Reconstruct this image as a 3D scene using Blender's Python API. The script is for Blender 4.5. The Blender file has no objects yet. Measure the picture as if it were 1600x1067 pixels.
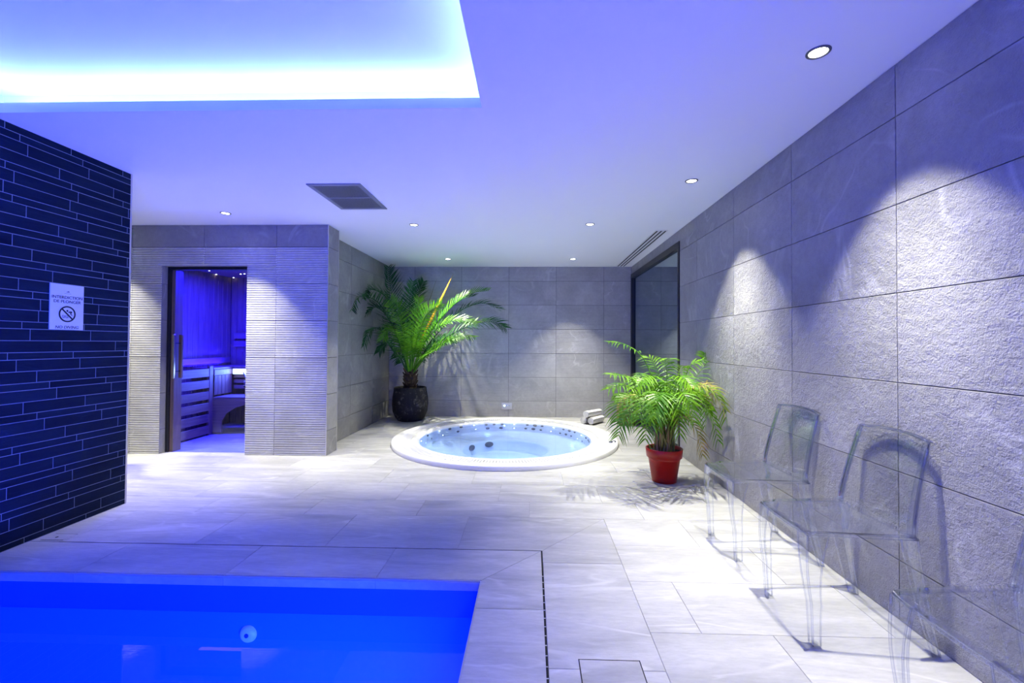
import bpy, bmesh, math, random
from mathutils import Vector, Matrix
from math import sin, cos, pi, sqrt, radians

random.seed(11)
sc = bpy.context.scene
COL = sc.collection

# ------------------------------------------------------------------ camera
FPX, CX, CY = 690.0, 810.92, 525.19
YAW, PITCH, ROLL, EYE = 0.0290, 0.0159, 0.0051, 1.2
_right = Vector((cos(YAW), sin(YAW), 0))
_fwd = Vector((-sin(YAW) * cos(PITCH), cos(YAW) * cos(PITCH), sin(PITCH)))
_up = _right.cross(_fwd)
RIGHT = _right * cos(ROLL) + _up * sin(ROLL)
UP = _up * cos(ROLL) - _right * sin(ROLL)
FWD = _fwd
cam = bpy.data.cameras.new('camera')
cam.sensor_width = 36.0
cam.lens = FPX / 1600 * 36.0
cam.shift_x = (800 - CX) / 1600
cam.shift_y = -(533.5 - CY) / 1600
cam.clip_start = 0.02
camo = bpy.data.objects.new('camera', cam)
COL.objects.link(camo)
m = Matrix.Identity(4)
for i in range(3):
    m[i][0], m[i][1], m[i][2] = RIGHT[i], UP[i], -FWD[i]
m[2][3] = EYE
camo.matrix_world = m
sc.camera = camo

# ------------------------------------------------------------------ world, view, light levels
world = bpy.data.worlds.new('world')
sc.world = world
world.use_nodes = True
world.node_tree.nodes['Background'].inputs[0].default_value = (0.0, 0.0, 0.0, 1)
vs = sc.view_settings
sc.display_settings.display_device = 'sRGB'
vs.view_transform = 'Standard'
vs.look = 'None'
vs.exposure = 1.18
vs.gamma = 1.0
vs.use_curve_mapping = False
sc.cycles.use_denoising = True
sc.cycles.max_bounces = 8
sc.cycles.diffuse_bounces = 4
sc.cycles.glossy_bounces = 3
sc.cycles.use_adaptive_sampling = True
sc.cycles.adaptive_threshold = 0.03
sc.cycles.transparent_max_bounces = 32
sc.cycles.sample_clamp_indirect = 6.0
sc.cycles.caustics_reflective = False

SPOT_W = 225.0
SPOT_COL = (1.0, 0.975, 0.82)
SPOT_EDGE, SPOT_MID = 0.18, 0.78
SPOT_DEG, SPOT_BLEND = 77.0, 0.30
COVE_COL, COVE_W = (0.085, 0.146, 1.0), 105.0
POOL_COL, POOL_W = (0.02, 0.07, 1.0), 60.0
SPA_COL, SPA_W = (0.20, 0.34, 1.0), 0.14
SAUNA_COL, SAUNA_W = (0.012, 0.006, 1.0), 80.0


def lamp_area(name, loc, rot, sx, sy, col, w):
    l = bpy.data.lights.new(name, 'AREA')
    l.shape = 'RECTANGLE'
    l.size, l.size_y = sx, sy
    l.color, l.energy = col, w
    o = bpy.data.objects.new(name, l)
    o.location, o.rotation_euler = loc, rot
    COL.objects.link(o)
    return o


def lamp_point(name, loc, col, w, r=0.05):
    l = bpy.data.lights.new(name, 'POINT')
    l.color, l.energy, l.shadow_soft_size = col, w, r
    o = bpy.data.objects.new(name, l)
    o.location = loc
    COL.objects.link(o)
    return o


# ------------------------------------------------------------------ room measures (metres)
CEIL = 2.45
XR, YB, XL, YS, XS = 1.61, 7.206, -2.346, 4.615, -2.166
XW, YW = -3.0, 3.199
PX, PY = -0.257, 2.239            # pool corner
WATER = -0.184
SPA_C, SPA_R = Vector((-0.321, 5.505, 0)), 1.37
CVX, CVY = -0.271, 2.32           # corner of the ceiling cove


def at(px, py, Y):
    """world point at depth Y seen at that place of the photograph"""
    d = FWD + RIGHT * ((px - CX) / FPX) - UP * ((py - CY) / FPX)
    return Vector((0, 0, EYE)) + d * (Y / d.y)


# ------------------------------------------------------------------ node helpers
class NT:
    def __init__(s, name):
        s.m = bpy.data.materials.new(name)
        s.m.use_nodes = True
        s.t = s.m.node_tree
        s.t.nodes.clear()
        s.out = s.t.nodes.new('ShaderNodeOutputMaterial')

    def n(s, kind, **kw):
        nd = s.t.nodes.new('ShaderNode' + kind)
        for k, v in kw.items():
            if k.startswith('i_'):
                key = k[2:]
                key = int(key) if key.isdigit() else key.replace('_', ' ')
                s.set(nd, key, v)
            else:
                setattr(nd, k, v)
        return nd

    def set(s, nd, key, v):
        if isinstance(v, bpy.types.NodeSocket):
            s.t.links.new(v, nd.inputs[key])
        else:
            if isinstance(v, tuple) and len(v) == 3 and nd.inputs[key].type == 'RGBA':
                v = v + (1,)
            nd.inputs[key].default_value = v

    def math(s, op, a, b=0.0, clamp=False):
        nd = s.n('Math', operation=op, use_clamp=clamp)
        s.set(nd, 0, a)
        s.set(nd, 1, b)
        return nd.outputs[0]

    def mix(s, f, a, b):
        nd = s.n('MixRGB')
        s.set(nd, 0, f)
        s.set(nd, 1, a)
        s.set(nd, 2, b)
        return nd.outputs[0]

    def noise(s, vec, scale, detail=4.0, rough=0.55, dist=0.0):
        nd = s.n('TexNoise')
        s.set(nd, 'Vector', vec)
        nd.inputs['Scale'].default_value = scale
        nd.inputs['Detail'].default_value = detail
        nd.inputs['Roughness'].default_value = rough
        nd.inputs['Distortion'].default_value = dist
        return nd.outputs['Fac']

    def remap(s, v, a, b, c=0.0, d=1.0):
        nd = s.n('MapRange')
        s.set(nd, 0, v)
        for i, x in enumerate((a, b, c, d)):
            nd.inputs[i + 1].default_value = x
        return nd.outputs[0]

    def bump(s, h, strength, dist):
        nd = s.n('Bump')
        nd.inputs['Strength'].default_value = strength
        nd.inputs['Distance'].default_value = dist
        s.set(nd, 'Height', h)
        return nd.outputs['Normal']

    def principled(s, **kw):
        p = s.n('BsdfPrincipled')
        for k, v in kw.items():
            s.set(p, k.replace('_', ' '), v)
        return p

    def done(s, sh):
        s.t.links.new(sh if isinstance(sh, bpy.types.NodeSocket) else sh.outputs[0], s.out.inputs[0])
        return s.m


def plain(name, col, rough=0.5, metal=0.0, spec=0.5, bump=0.0, bscale=80.0, var=0.0):
    t = NT(name)
    pos = t.n('NewGeometry').outputs['Position']
    c = col + (1,)
    if var:
        nz = t.noise(pos, 9.0, 4)
        c = t.mix(nz, tuple(x * (1 - var) for x in col), tuple(min(1, x * (1 + var)) for x in col))
    kw = dict(Base_Color=c, Roughness=rough, Metallic=metal)
    p = t.principled(**kw)
    p.inputs['Specular IOR Level'].default_value = spec
    if bump:
        t.set(p, 'Normal', t.bump(t.noise(pos, bscale, 3), bump, 0.01))
    return t.done(p)


def emit(name, col, strength):
    t = NT(name)
    e = t.n('Emission')
    t.set(e, 'Color', col)
    e.inputs['Strength'].default_value = strength
    return t.done(e)


def stone(name, lo, hi, vein, rough, bump, vscale=1.3, vamt=0.45, aniso=(1, 1, 1), bdist=0.012, spec=0.35):
    """grey stoneware: cloudy tone, a few pale slanting veins, fine relief; every tile its own piece of it"""
    t = NT(name)
    pos = t.n('NewGeometry').outputs['Position']
    rnd = t.n('ObjectInfo').outputs['Random']
    sh = t.n('CombineXYZ')
    t.set(sh, 0, t.math('MULTIPLY', rnd, 37.0))
    t.set(sh, 1, t.math('MULTIPLY', rnd, 91.0))
    t.set(sh, 2, t.math('MULTIPLY', rnd, 53.0))
    v = t.n('VectorMath', operation='ADD')
    t.set(v, 0, pos)
    t.set(v, 1, sh.outputs[0])
    v = v.outputs[0]
    mp = t.n('Mapping')
    t.set(mp, 'Vector', v)
    mp.inputs['Rotation'].default_value = (0.5, 0.35, 0.4)
    mp.inputs['Scale'].default_value = aniso
    va = mp.outputs[0]
    cloud = t.noise(va, 2.2, 6, 0.62, 0.6)
    fine = t.noise(va, 26.0, 5, 0.7)
    grain = t.noise(v, 120.0, 3, 0.6)
    vn = t.noise(va, vscale, 3, 0.5, 1.2)
    vv = t.math('ABSOLUTE', t.math('SUBTRACT', vn, 0.5))
    vm = t.remap(vv, 0.0, 0.022, 1.0, 0.0)
    vm = t.math('MULTIPLY', vm, t.remap(t.noise(va, 3.1, 2), 0.45, 0.65))
    c = t.mix(t.remap(cloud, 0.3, 0.7), lo, hi)
    c = t.mix(t.math('MULTIPLY', t.remap(fine, 0.35, 0.75), 0.35), c, tuple(x * 0.72 for x in lo))
    c = t.mix(t.math('MULTIPLY', vm, vamt), c, vein)
    tone = t.remap(rnd, 0, 1, 0.955, 1.045)
    mul = t.n('VectorMath', operation='SCALE')
    t.set(mul, 0, c)
    t.set(mul, 'Scale', tone)
    h = t.math('ADD', t.math('MULTIPLY', cloud, 0.5), t.math('ADD', t.math('MULTIPLY', fine, 0.7), t.math('MULTIPLY', grain, 0.25)))
    p = t.principled(Base_Color=mul.outputs[0], Roughness=rough)
    p.inputs['Specular IOR Level'].default_value = spec
    t.set(p, 'Normal', t.bump(h, bump, bdist))
    return t.done(p)


def clear(name, face, edge, ior, power=3.0, rough=0.0, gloss=(1, 1, 1)):
    """clear sheet: light goes straight through, tinted where the sheet is seen along its depth; Fresnel gloss"""
    t = NT(name)
    lw = t.n('LayerWeight')
    lw.inputs['Blend'].default_value = 0.5
    f = t.math('POWER', lw.outputs['Facing'], power)
    tr = t.n('BsdfTransparent')
    t.set(tr, 'Color', t.mix(f, face, edge))
    gl = t.n('BsdfGlossy')
    t.set(gl, 'Color', gloss)
    gl.inputs['Roughness'].default_value = rough
    f0 = ((ior - 1) / (ior + 1)) ** 2
    fr = t.math('ADD', t.math('MULTIPLY', t.math('POWER', lw.outputs['Facing'], 5.0), 1 - f0), f0)
    mx = t.n('MixShader')
    t.set(mx, 0, fr)
    t.set(mx, 1, tr.outputs[0])
    t.set(mx, 2, gl.outputs[0])
    return t.done(mx)


def leaf(name, base, tip, rough=0.45, var=0.35):
    t = NT(name)
    pos = t.n('NewGeometry').outputs['Position']
    nz = t.noise(pos, 7.0, 3)
    col = t.mix(t.remap(nz, 0.35, 0.65), base, tip)
    p = t.principled(Base_Color=col, Roughness=rough)
    tl = t.n('BsdfTranslucent')
    t.set(tl, 'Color', col)
    mx = t.n('MixShader')
    mx.inputs[0].default_value = 0.3
    t.set(mx, 1, p.outputs[0])
    t.set(mx, 2, tl.outputs[0])
    return t.done(mx)


def wood(name, lo, hi, axis=2, rough=0.5):
    t = NT(name)
    pos = t.n('NewGeometry').outputs['Position']
    mp = t.n('Mapping')
    t.set(mp, 'Vector', pos)
    s = [14.0, 14.0, 14.0]
    s[axis] = 0.9
    mp.inputs['Scale'].default_value = s
    nz = t.noise(mp.outputs[0], 2.0, 5, 0.6, 0.8)
    p = t.principled(Base_Color=t.mix(t.remap(nz, 0.3, 0.7), lo, hi), Roughness=rough)
    return t.done(p)


M = {}
M['paint'] = plain('ceiling_paint', (0.92, 0.92, 0.92), 0.85, spec=0.2)
M['grout'] = plain('grout', (0.13, 0.13, 0.14), 0.9)
M['floor_grout'] = plain('floor_grout', (0.42, 0.415, 0.41), 0.9)
M['pale_grout'] = plain('pale_grout', (0.26, 0.31, 0.40), 0.9, spec=0.1)
M['tile'] = stone('wall_stoneware', (0.25, 0.25, 0.252), (0.37, 0.365, 0.36), (0.56, 0.56, 0.56), 0.55, 0.35, bdist=0.01)
M['tile_rough'] = stone('wall_stoneware_split_face', (0.28, 0.278, 0.275), (0.41, 0.405, 0.40), (0.60, 0.60, 0.60), 0.6, 0.8, bdist=0.02)
M['rib'] = stone('wall_stoneware_ribbed', (0.42, 0.41, 0.40), (0.60, 0.59, 0.57), (0.74, 0.73, 0.71), 0.55, 0.2, bdist=0.008)
M['rib_spotlit'] = stone('wall_stoneware_ribbed_spotlit', (0.50, 0.49, 0.47), (0.68, 0.67, 0.64), (0.78, 0.77, 0.75), 0.55, 0.2, bdist=0.008)  # same ribbed tile, paler: the downlights' brightness on it is put in the colour
M['floor'] = stone('floor_stoneware', (0.34, 0.337, 0.328), (0.57, 0.565, 0.55), (0.68, 0.68, 0.66), 0.6, 0.4, 1.1, 0.5, (0.6, 2.6, 1), 0.006)
M['slate'] = stone('dark_slate', (0.006, 0.012, 0.026), (0.016, 0.030, 0.056), (0.03, 0.05, 0.08), 0.65, 0.45, 1.6, 0.3, (1, 0.4, 2.4), 0.01, spec=0.06)
M['trim'] = plain('brushed_aluminium', (0.62, 0.60, 0.60), 0.35, 0.6)
M['ring'] = plain('downlight_ring', (0.20, 0.20, 0.22), 0.3, 0.8)
M['chrome'] = plain('chrome', (0.75, 0.75, 0.76), 0.18, 1.0)
M['black_metal'] = plain('black_metal', (0.012, 0.013, 0.016), 0.4)
M['dark'] = plain('dark_void', (0.004, 0.004, 0.006), 0.8)
M['grey_metal'] = plain('grey_metal', (0.33, 0.35, 0.38), 0.4, 0.3)
M['white'] = plain('white_plastic', (0.80, 0.80, 0.80), 0.35)
M['acrylic'] = plain('white_acrylic', (0.84, 0.84, 0.84), 0.18)
M['acrylic_blue'] = plain('spa_shell_acrylic', (0.76, 0.80, 0.95), 0.3)
M['jet'] = plain('dark_jet_plastic', (0.015, 0.04, 0.11), 0.35)
M['liner'] = plain('pool_liner', (0.02, 0.22, 0.75), 0.6)
M['band'] = plain('pool_liner_shaded', (0.015, 0.13, 0.45), 0.5)  # liner darkened: the weaker light above the water is put in its colour
M['lens'] = emit('lamp_lens', (1.0, 0.98, 0.94), 14.0)
M['cove'] = emit('cove_led', COVE_COL, COVE_W)
M['star'] = emit('spa_led', (0.85, 0.92, 1.0), 5.0)
M['sauna_led'] = emit('sauna_led', (0.45, 0.62, 1.0), 4.5)
M['button'] = emit('panel_led', (0.45, 0.75, 1.0), 3.0)
M['towel'] = plain('white_terry', (0.84, 0.83, 0.81), 0.95, spec=0.1, bump=0.6, bscale=220.0)
M['red'] = plain('red_plastic', (0.42, 0.008, 0.006), 0.32)
M['soil'] = plain('soil', (0.025, 0.018, 0.012), 0.95, bump=0.8, bscale=60.0, var=0.5)
M['bark'] = plain('palm_bark', (0.065, 0.04, 0.022), 0.9, bump=0.8, bscale=45.0, var=0.6)
M['cane'] = plain('palm_cane', (0.20, 0.19, 0.05), 0.55, var=0.4)
M['cane_dry'] = plain('dry_palm_cane', (0.26, 0.15, 0.07), 0.7, var=0.4)
M['leaf_dark'] = leaf('date_palm_leaf', (0.010, 0.075, 0.020), (0.030, 0.16, 0.030))
M['leaf_mid'] = leaf('date_palm_leaf_bright', (0.06, 0.24, 0.012), (0.16, 0.42, 0.02))  # brighter, yellower green for some of the date palm fronds
M['leaf_areca'] = leaf('areca_leaf', (0.055, 0.21, 0.005), (0.20, 0.42, 0.012), 0.42)
M['leaf_dry'] = leaf('areca_leaf_dry', (0.16, 0.26, 0.02), (0.55, 0.33, 0.14), 0.5)
M['spear'] = plain('spear_leaf', (0.62, 0.33, 0.03), 0.5, var=0.2)
M['straw'] = plain('woven_straw', (0.40, 0.26, 0.15), 0.85, bump=0.8, bscale=70.0, var=0.35)
M['print'] = plain('black_print', (0.010, 0.012, 0.018), 0.6)
M['print_grey'] = plain('grey_print', (0.16, 0.18, 0.24), 0.6)
M['clear_pc'] = clear('clear_polycarbonate', (0.975, 0.98, 0.99), (0.74, 0.77, 0.90), 1.55, 4.0, 0.03)
M['clear_edge'] = clear('clear_polycarbonate_edge', (0.95, 0.96, 0.98), (0.42, 0.46, 0.78), 1.9, 2.0, 0.12)
M['pane'] = clear('window_glass', (0.55, 0.66, 0.68), (0.45, 0.55, 0.58), 4.2, 2.0, 0.0, (0.82, 0.93, 1.0))
M['door_glass'] = clear('sauna_door_glass', (0.90, 0.93, 0.95), (0.75, 0.82, 0.86), 1.35, 2.0)
M['water'] = clear('pool_water', (0.72, 0.86, 1.0), (0.5, 0.7, 1.0), 1.33, 2.0)
M['spa_water'] = clear('spa_water', (0.72, 0.85, 1.0), (0.60, 0.76, 1.0), 1.28, 2.0, 0.02)
M['wood_v'] = wood('sauna_wood_upright', (0.20, 0.11, 0.10), (0.32, 0.19, 0.16), 2)
M['wood_y'] = wood('sauna_wood_lengthwise', (0.24, 0.14, 0.12), (0.36, 0.23, 0.19), 1)
M['wood_x'] = wood('sauna_wood_crosswise', (0.24, 0.14, 0.12), (0.36, 0.23, 0.19), 0)
M['handle_wood'] = wood('handle_wood', (0.22, 0.10, 0.04), (0.36, 0.18, 0.08), 2)

t = NT('dark_stone_pot')
pos = t.n('NewGeometry').outputs['Position']
n1 = t.noise(pos, 9.0, 6, 0.7, 1.0)
n2 = t.noise(pos, 34.0, 4, 0.7)
f = t.math('MULTIPLY', t.remap(n1, 0.52, 0.66), t.remap(n2, 0.42, 0.6))
p = t.principled(Base_Color=t.mix(f, (0.012, 0.012, 0.015), (0.20, 0.18, 0.165)), Roughness=0.8)
t.set(p, 'Normal', t.bump(n2, 0.6, 0.01))
M['pot_stone'] = t.done(p)

# ------------------------------------------------------------------ object helpers


def obj(name, bm_or_mesh, mat, parent=None, smooth=False):
    if isinstance(bm_or_mesh, bmesh.types.BMesh):
        me = bpy.data.meshes.new(name)
        bm_or_mesh.normal_update()
        bm_or_mesh.to_mesh(me)
        bm_or_mesh.free()
    else:
        me = bm_or_mesh
    if smooth:
        for f in me.polygons:
            f.use_smooth = True
    if isinstance(mat, str):
        mat = M[mat]
    if not me.materials:
        me.materials.append(mat)
    o = bpy.data.objects.new(name, me)
    COL.objects.link(o)
    if parent is not None:
        put(o, parent)
    return o


def world_loc(o):
    return o.location if o.parent is None else Vector((0, 0, 0))


def put(o, parent):
    o.parent = parent
    if parent.type == 'EMPTY':
        o.matrix_parent_inverse = Matrix.Translation(-parent.location)
    return o


def tag(o, label, cat, group=None, kind=None):
    o['label'] = label
    o['category'] = cat
    if group:
        o['group'] = group
    if kind:
        o['kind'] = kind
    return o


def struct(name, bm, mat, label=None):
    o = obj(name, bm, mat)
    o['kind'] = 'structure'
    if label:
        o['label'] = label
    return o


def thing(name, label, cat, loc=(0, 0, 0), group=None):
    o = bpy.data.objects.new(name, None)
    o.empty_display_size = 0.05
    o.location = loc
    COL.objects.link(o)
    return tag(o, label, cat, group)


def copy_tree(o, parent=None):
    c = o.copy()
    COL.objects.link(c)
    if parent is not None:
        c.parent = parent
        c.matrix_parent_inverse = o.matrix_parent_inverse.copy()
    for ch in list(o.children):
        copy_tree(ch, c)
    return c


def B():
    return bmesh.new()


def quad_strip(bm, a, b, closed=True):
    n = len(a)
    for i in range(n if closed else n - 1):
        j = (i + 1) % n
        try:
            bm.faces.new((a[i], a[j], b[j], b[i]))
        except ValueError:
            pass


def box(bm, lo, hi, ch=0.0):
    x0, y0, z0 = lo
    x1, y1, z1 = hi
    if ch <= 0:
        v = [bm.verts.new(p) for p in ((x0, y0, z0), (x1, y0, z0), (x1, y1, z0), (x0, y1, z0), (x0, y0, z1), (x1, y0, z1), (x1, y1, z1), (x0, y1, z1))]
        for q in ((3, 2, 1, 0), (4, 5, 6, 7), (0, 1, 5, 4), (1, 2, 6, 5), (2, 3, 7, 6), (3, 0, 4, 7)):
            bm.faces.new([v[i] for i in q])
        return bm
    tmp = bmesh.new()
    box(tmp, lo, hi)
    bmesh.ops.bevel(tmp, geom=tmp.edges[:], offset=ch, segments=1, affect='EDGES')
    merge(bm, tmp)
    return bm


def merge(bm, other, mtx=None):
    mp = {}
    for v in other.verts:
        mp[v.index if False else v] = bm.verts.new(mtx @ v.co if mtx else v.co)
    for f in other.faces:
        bm.faces.new([mp[v] for v in f.verts])
    other.free()


def tube(bm, pts, radii, seg=6, cap=True):
    pts = [Vector(p) for p in pts]
    if not hasattr(radii, '__len__'):
        radii = [radii] * len(pts)
    prev = None
    first = None
    ref = Vector((0.31, 0.17, 0.94))
    for i, p in enumerate(pts):
        d = (pts[min(i + 1, len(pts) - 1)] - pts[max(i - 1, 0)]).normalized()
        a = d.cross(ref)
        if a.length < 0.05:
            a = d.cross(Vector((1, 0, 0)))
        a.normalize()
        b = d.cross(a)
        ring = [bm.verts.new(p + (a * cos(2 * pi * k / seg) + b * sin(2 * pi * k / seg)) * radii[i]) for k in range(seg)]
        if prev:
            quad_strip(bm, prev, ring)
        else:
            first = ring
        prev = ring
    if cap:
        bm.faces.new(first[::-1])
        bm.faces.new(prev)
    return bm


def lathe(bm, prof, c=(0, 0, 0), seg=40, cap_top=False, cap_bot=False):
    prev = None
    rings = []
    for r, z in prof:
        ring = [bm.verts.new((c[0] + r * cos(2 * pi * k / seg), c[1] + r * sin(2 * pi * k / seg), c[2] + z)) for k in range(seg)]
        if prev:
            quad_strip(bm, prev, ring)
        prev = ring
        rings.append(ring)
    if cap_bot:
        bm.faces.new(rings[0][::-1])
    if cap_top:
        bm.faces.new(rings[-1])
    return bm


def prism(bm, pts, axis_pts):
    """polygon pts (3D) swept by vector"""
    a = [bm.verts.new(p) for p in pts]
    b = [bm.verts.new(Vector(p) + axis_pts) for p in pts]
    bm.faces.new(a[::-1])
    bm.faces.new(b)
    quad_strip(bm, a, b)
    bmesh.ops.recalc_face_normals(bm, faces=bm.faces[:])
    return bm


def catmull(pts, n):
    P = [Vector(p) for p in pts]
    P = [P[0] * 2 - P[1]] + P + [P[-1] * 2 - P[-2]]
    out = []
    S = len(P) - 3
    for k in range(n + 1):
        u = k / n * S
        i = min(int(u), S - 1)
        s = u - i
        a, b, c, d = P[i:i + 4]
        out.append(0.5 * ((2 * b) + (c - a) * s + (2 * a - 5 * b + 4 * c - d) * s * s + (3 * b - a - 3 * c + d) * s ** 3))
    return out


# ------------------------------------------------------------------ wall tiles
TILE_CACHE = {}
RIB = 0.0244


def tile_mesh(w, h, mat, rib=False, thick=0.010, ch=0.0012):
    key = (round(w, 4), round(h, 4), mat, rib, thick)
    if key in TILE_CACHE:
        return TILE_CACHE[key]
    bm = B()
    if rib:
        prof = [(0.0, -thick), (0.0, -0.001)]
        v = 0.0
        while v < h - 0.006:
            e = min(v + RIB, h)
            prof.append((v + 0.0010, 0.0))
            if e - v > 0.016:
                prof += [(e - 0.0075, 0.0), (e - 0.0060, -0.0075), (e - 0.0010, -0.0075)]
            v = e
        prof += [(h, -0.001), (h, -thick)]
        a = [bm.verts.new((0, q[0], q[1])) for q in prof]
        b = [bm.verts.new((w, q[0], q[1])) for q in prof]
        quad_strip(bm, b, a, closed=False)
        bm.faces.new(a)
        bm.faces.new(b[::-1])
    else:
        lo = [bm.verts.new(p) for p in ((0, 0, -thick), (w, 0, -thick), (w, h, -thick), (0, h, -thick))]
        mi = [bm.verts.new(p) for p in ((0, 0, -ch), (w, 0, -ch), (w, h, -ch), (0, h, -ch))]
        hi = [bm.verts.new(p) for p in ((ch, ch, 0), (w - ch, ch, 0), (w - ch, h - ch, 0), (ch, h - ch, 0))]
        quad_strip(bm, lo, mi)
        quad_strip(bm, mi, hi)
        bm.faces.new(hi)
    me = bpy.data.meshes.new('tile')
    bm.normal_update()
    bm.to_mesh(me)
    bm.free()
    me.materials.append(M[mat])
    TILE_CACHE[key] = me
    return me


def rect_minus(r, h):
    """rectangle minus rectangle -> rectangles"""
    u0, u1, v0, v1 = r
    a0, a1, b0, b1 = h
    if a1 <= u0 or a0 >= u1 or b1 <= v0 or b0 >= v1:
        return [r]
    out = []
    if b1 < v1:
        out.append((u0, u1, b1, v1))
    if b0 > v0:
        out.append((u0, u1, v0, b0))
    w0, w1 = max(v0, b0), min(v1, b1)
    if a0 > u0:
        out.append((u0, a0, w0, w1))
    if a1 < u1:
        out.append((a1, u1, w0, w1))
    return out


def tile_wall(parent, origin, U, V, N, cells, mat, gap=0.004, holes=(), rib=lambda v0: False, rib_mat=None, thick=0.008):
    """cells: (u0,u1,v0,v1) in wall coordinates; front face lies in the wall plane"""
    U, V, N = Vector(U), Vector(V), Vector(N)
    rot = Matrix((U, V, N)).transposed().to_4x4()
    g = gap / 2
    for c in cells:
        rs = [c]
        for h in holes:
            rs = [q for r in rs for q in rect_minus(r, h)]
        for u0, u1, v0, v1 in rs:
            a = u0 + (g if abs(u0 - c[0]) < 1e-6 else 0)
            b = u1 - (g if abs(u1 - c[1]) < 1e-6 else 0)
            d = v0 + (g if abs(v0 - c[2]) < 1e-6 else 0)
            e = v1 - (g if abs(v1 - c[3]) < 1e-6 else 0)
            if b - a < 0.006 or e - d < 0.006:
                continue
            rb = rib(c[2])
            me = tile_mesh(b - a, e - d, (rib_mat or mat) if rb else mat, rb, thick)
            o = bpy.data.objects.new('tile', me)
            COL.objects.link(o)
            o.parent = parent
            p = Vector(origin) + U * a + V * d
            o.matrix_local = Matrix.Translation(p) @ rot


def grid_cells(us, vs):
    return [(us[i], us[i + 1], vs[j], vs[j + 1]) for j in range(len(vs) - 1) for i in range(len(us) - 1)]


ROWS = [0.0, 0.26, 0.645, 1.035, 1.43, 1.822, 2.214, 2.45]
X, Y_, Z = (1, 0, 0), (0, 1, 0), (0, 0, 1)

# right wall -------------------------------------------------------
WY0, WY1, WZ1 = 4.854, 7.196, 2.325
bm = B()
box(bm, (XR + 0.008, -3.9, -0.02), (XR + 0.20, WY0, CEIL))
box(bm, (XR + 0.008, WY0, WZ1), (XR + 0.20, WY1, CEIL))
box(bm, (XR + 0.008, WY1, -0.02), (XR + 0.20, YB + 0.2, CEIL))
wr = struct('wall_right', bm, 'grout')
ys = [1.994 + 0.787 * k for k in range(-7, 8)]
ys = [y for y in ys if -3.6 < y < WY0 + 0.75] + []
ys = [-3.8] + ys
cells = []
for c in grid_cells(ys, ROWS):
    cells.append((-c[1], -c[0], c[2], c[3]))       # u runs towards -Y so that u x v faces the room
last = ys[-1]
for j in range(len(ROWS) - 1):
    for a, b in ((last, last + 0.787), (last + 0.787, last + 1.574), (last + 1.574, YB)):
        if b > a + 0.02:
            cells.append((-min(b, YB), -a, ROWS[j], ROWS[j + 1]))
tile_wall(wr, (XR, 0, 0), (0, -1, 0), Z, (-1, 0, 0), cells, 'tile_rough', 0.004, holes=[(-WY1, -WY0, -1, WZ1)])

# window in the right wall --------------------------------------------
bm = B()
fw = 0.075
box(bm, (XR - 0.012, WY0, 0.0), (XR + 0.06, WY0 + 0.045, WZ1), 0.003)
box(bm, (XR - 0.012, WY1 - fw, 0.0), (XR + 0.06, WY1, WZ1), 0.003)
box(bm, (XR - 0.012, WY0 + 0.045, WZ1 - 0.075), (XR + 0.06, WY1 - fw, WZ1), 0.003)
box(bm, (XR - 0.012, WY0 + 0.045, 0.0), (XR + 0.06, WY1 - fw, 0.06), 0.003)
win = struct('window_1', bm, 'black_metal', 'tall dark framed fixed window in the right wall')
bm = B()
box(bm, (XR + 0.020, WY0 + 0.04, 0.05), (XR + 0.032, WY1 - fw + 0.005, WZ1 - 0.07))
obj('pane', bm, 'pane', win)
bm = B()
box(bm, (XR + 0.9, WY0 - 0.3, -0.02), (XR + 0.95, YB + 0.3, CEIL))
box(bm, (XR + 0.2, WY0 - 0.35, -0.02), (XR + 0.95, WY0 - 0.3, CEIL))
box(bm, (XR + 0.2, YB + 0.2, -0.02), (XR + 0.95, YB + 0.25, CEIL))
box(bm, (XR + 0.2, WY0 - 0.3, -0.04), (XR + 0.9, YB + 0.2, -0.02))
struct('wall_behind_window', bm, 'dark')

# back wall -----------------------------------------------------------
bm = B()
box(bm, (XL - 0.2, YB + 0.008, -0.02), (XR + 0.2, YB + 0.2, CEIL))
wb = struct('wall_back', bm, 'grout')
us = [XL, -1.93, -1.157, -0.379, 0.394, 1.168, XR]
tile_wall(wb, (0, YB, 0), X, Z, (0, -1, 0), grid_cells(us, ROWS), 'rib', 0.005, rib=lambda v: True)

# left wall of the spa alcove ----------------------------------------------
bm = B()
box(bm, (XL - 0.2, 4.865, -0.02), (XL - 0.008, YB + 0.2, CEIL))
wa = struct('wall_alcove', bm, 'grout')
tile_wall(wa, (XL, 0, 0), Y_, Z, X, grid_cells([4.88, 5.667, 6.454, YB], ROWS), 'tile', 0.004)

# sauna front wall ------------------------------------------------------
DX0, DX1, DZ1, DY = -3.972, -3.04, 2.015, 4.72
bm = B()
box(bm, (-5.3, YS + 0.008, -0.02), (DX0 - 0.008, 4.87, CEIL))
box(bm, (DX1 + 0.008, YS + 0.008, -0.02), (XS - 0.008, 4.87, CEIL))
box(bm, (DX0 - 0.008, YS + 0.008, DZ1 + 0.008), (DX1 + 0.008, 4.87, CEIL))
box(bm, (XL - 0.2, 4.87, -0.02), (XL - 0.008, 4.88, CEIL))
ws = struct('wall_sauna', bm, 'grout')
us = [-5.3, -5.085, -4.298, -3.511, -2.724, XS]
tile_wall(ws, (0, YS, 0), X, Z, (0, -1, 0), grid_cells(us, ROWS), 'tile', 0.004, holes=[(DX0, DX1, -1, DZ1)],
          rib=lambda v: v < 1.9, rib_mat='rib_spotlit')
tile_wall(ws, (XS, 0, 0), Y_, Z, X, grid_cells([YS, 4.87], ROWS), 'tile', 0.004)
tile_wall(ws, (0, 4.87, 0), (-1, 0, 0), Z, (0, 1, 0), grid_cells([-XS, -XL], ROWS), 'tile', 0.004)
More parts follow.
